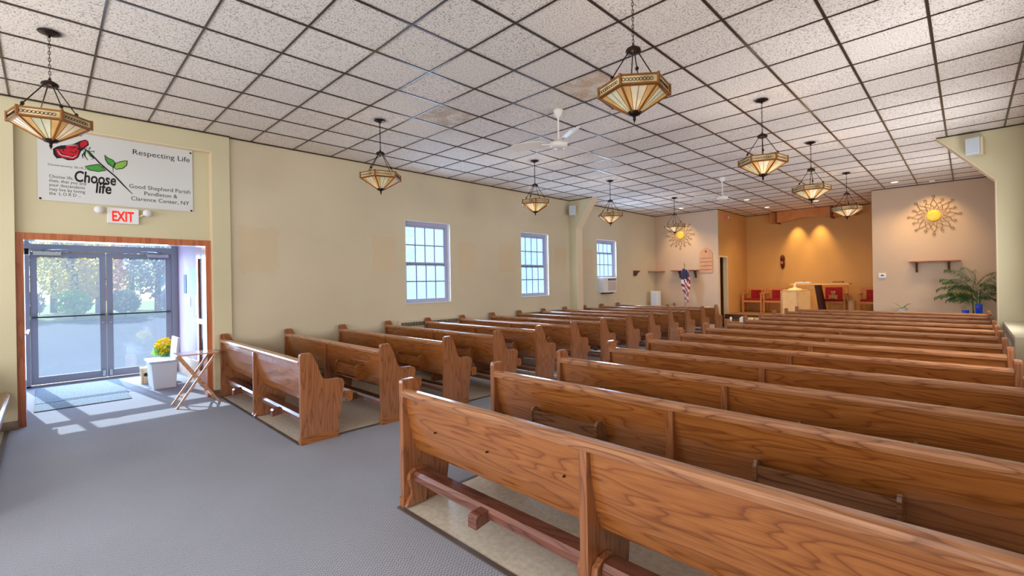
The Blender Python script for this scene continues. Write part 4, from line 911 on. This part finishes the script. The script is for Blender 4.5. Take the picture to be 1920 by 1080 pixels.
wc = empty('white_cabinet', (-7.30, 14.1, 0), 'tall narrow white cabinet in the front left corner', 'cabinet'); obj('body', bx((-.12, -.12, 0), (.12, .12, 1.18), .015), white_pl, wc); obj('door_panel', bx((-.1, -.126, .1), (.1, -.119, 1.1), .004), fm, wc)
def leafy(name, loc, label, potz, nl, ln, wd, m, potm, spread=1., up_=.9, seed=1, h0=None):
    t = empty(name, loc, label, 'plant'); r_ = random.Random(seed)
    obj('pot', lathe(B(), [(.07, 0), (.10, potz), (.11, potz + .01), (.09, potz)], (0, 0, 0), 18), potm, t)
    for i in range(nl):
        a = r_.uniform(0, 6.28); L = ln * r_.uniform(.6, 1.1); e = r_.uniform(.3, 1) * up_; bm = B(); ps = []
        for q in range(6):
            s_ = q / 5; ps.append(Vector((math.cos(a) * L * s_ * spread, math.sin(a) * L * s_ * spread, potz + L * (e * s_ - .55 * s_ * s_))))
        sd = Vector((-math.sin(a), math.cos(a), 0)); prev = None
        for q, p in enumerate(ps):
            ww = wd * math.sin(PI * min(.97, q / 5 + .06)); cur = (bm.verts.new(p + sd * ww), bm.verts.new(p - sd * ww))
            if prev: bm.faces.new([prev[0], prev[1], cur[1], cur[0]])
            prev = cur
        obj('leaf', bm, m, t)
    return t
potw = plain('pot_white', (214, 210, 200), .4); gm = plain('plant_green', (84, 120, 58), .5, noise=16); gm2 = plain('plant_pale', (176, 196, 130), .5, noise=14)
pst = empty('plant_stand', (-1.12, 14.35, 0), 'low wooden plant stand by the right front wall', 'stand'); obj('tabletop', bx((-.16, -.14, .62), (.16, .14, .645)), shelf_m, pst)
for sx in (-.13, .13):
    for sy in (-.11, .11): obj('leg', bx((sx - .015, sy - .015, 0), (sx + .015, sy + .015, .62)), shelf_m, pst)
leafy('potted_plant', (-1.12, 14.35, .645), 'pale green spiky plant under the thermostat, just above the pews', .12, 18, .26, .014, gm2, potw, up_=1.25, seed=4)
pst2 = empty('plant_stand', (-6.91, 14.34, 0), 'low wooden plant stand beside the white cabinet', 'stand'); obj('tabletop', bx((-.25, -.14, .56), (.25, .14, .58)), shelf_m, pst2)
for sx in (-.22, .22):
    for sy in (-.11, .11): obj('leg', bx((sx - .015, sy - .015, 0), (sx + .015, sy + .015, .56)), shelf_m, pst2)
leafy('potted_plant', (-7.05, 14.34, .58), 'green leafy plant beside the white cabinet', .1, 14, .15, .025, gm, potw, seed=5); leafy('potted_plant', (-6.76, 14.34, .58), 'thin dark-leaved plant right of the leafy one', .1, 8, .3, .008, plain('plant_dark', (70, 74, 60), .5), potw, up_=1.4, seed=6)
# palm
pm = empty('palm_plant', (.12, 14.2, 0), 'large feathery green palm in the front right corner', 'plant')
obj('pot', lathe(B(), [(.14, 0), (.19, .34), (.2, .36), (.17, .36)], (0, 0, 0), 22), plain('pot_dark', (70, 60, 52), .5), pm)
rp_ = random.Random(11); palm_m = plain('palm_green', (78, 112, 62), .5, noise=20); palm_y = plain('palm_yellow', (176, 160, 92), .5, noise=14)
for i in range(5): a = i * 1.25; obj('stalk', tube(B(), [(math.cos(a) * .03, math.sin(a) * .03, .3), (math.cos(a) * .05, math.sin(a) * .05, .8), (math.cos(a) * .08, math.sin(a) * .08, 1.2)], [.018, .014, .008], 6), palm_m, pm)
for i in range(34):
    a = rp_.uniform(0, 6.28); L = rp_.uniform(.45, .68); e = rp_.uniform(.3, 1.5); z0 = rp_.uniform(.85, 1.35); bm = B(); d = Vector((math.cos(a), math.sin(a) * .6, 0)); sd = Vector((-math.sin(a), math.cos(a), 0)); ps = []
    if d.x * L > .38: L = .40 / max(d.x, .1)
    for q in range(15): s_ = q / 14; ps.append(Vector((0, 0, z0)) + d * L * s_ + Vector((0, 0, L * (e * s_ - .75 * s_ * s_))))
    tube(bm, ps, [.006 - .0003 * q for q in range(15)], 4)
    for q in range(2, 15):
        for sg in (-1, 1):
            for hh in (0, .5):
                p = ps[q] if not hh or q == 14 else ps[q].lerp(ps[q + 1], .5); ll = .20 * math.sin(PI * min(.95, .15 + q / 17)); tip = p + sd * sg * ll * .8 + d * ll * .6 + Vector((0, 0, -.08 * rp_.uniform(.3, 1.4))); md = p.lerp(tip, .5) + Vector((0, 0, .012)); ofs = d * .009
                bm.faces.new([bm.verts.new(v) for v in (p, md + ofs, tip, md - ofs)])
    obj('frond', bm, palm_y if i in (3, 9) else palm_m, pm)
pst3 = empty('plant_stand', (0, 13.85, 0), 'low table holding two blue glass pieces before the palm', 'stand'); obj('tabletop', bx((-.2, -.12, .60), (.28, .12, .62)), shelf_m, pst3)
for sx in (-.17, .25):
    for sy in (-.09, .09): obj('leg', bx((sx - .015, sy - .015, 0), (sx + .015, sy + .015, .60)), shelf_m, pst3)
blu = plain('cobalt_glass', (24, 66, 190), .08, coat=.5)
tag(obj('blue_vase', lathe(B(), [(.045, 0), (.05, .06), (.052, .12), (.06, .22), (.058, .30), (.05, .30)], (0, 0, 0), 20), blu, None, True, loc=(.165, 13.85, .62)), 'taller cobalt blue glass vase in front of the palm', 'vase', 'blue glass pieces')
tag(obj('blue_vase', lathe(B(), [(.05, 0), (.055, .1), (.06, .17), (.052, .17)], (0, 0, 0), 20), blu, None, True, loc=(-.04, 13.85, .62)), 'shorter cobalt blue glass cup left of the tall vase', 'vase', 'blue glass pieces')
for o in list(COL.objects):
    if '_opt' in o: del o['_opt']
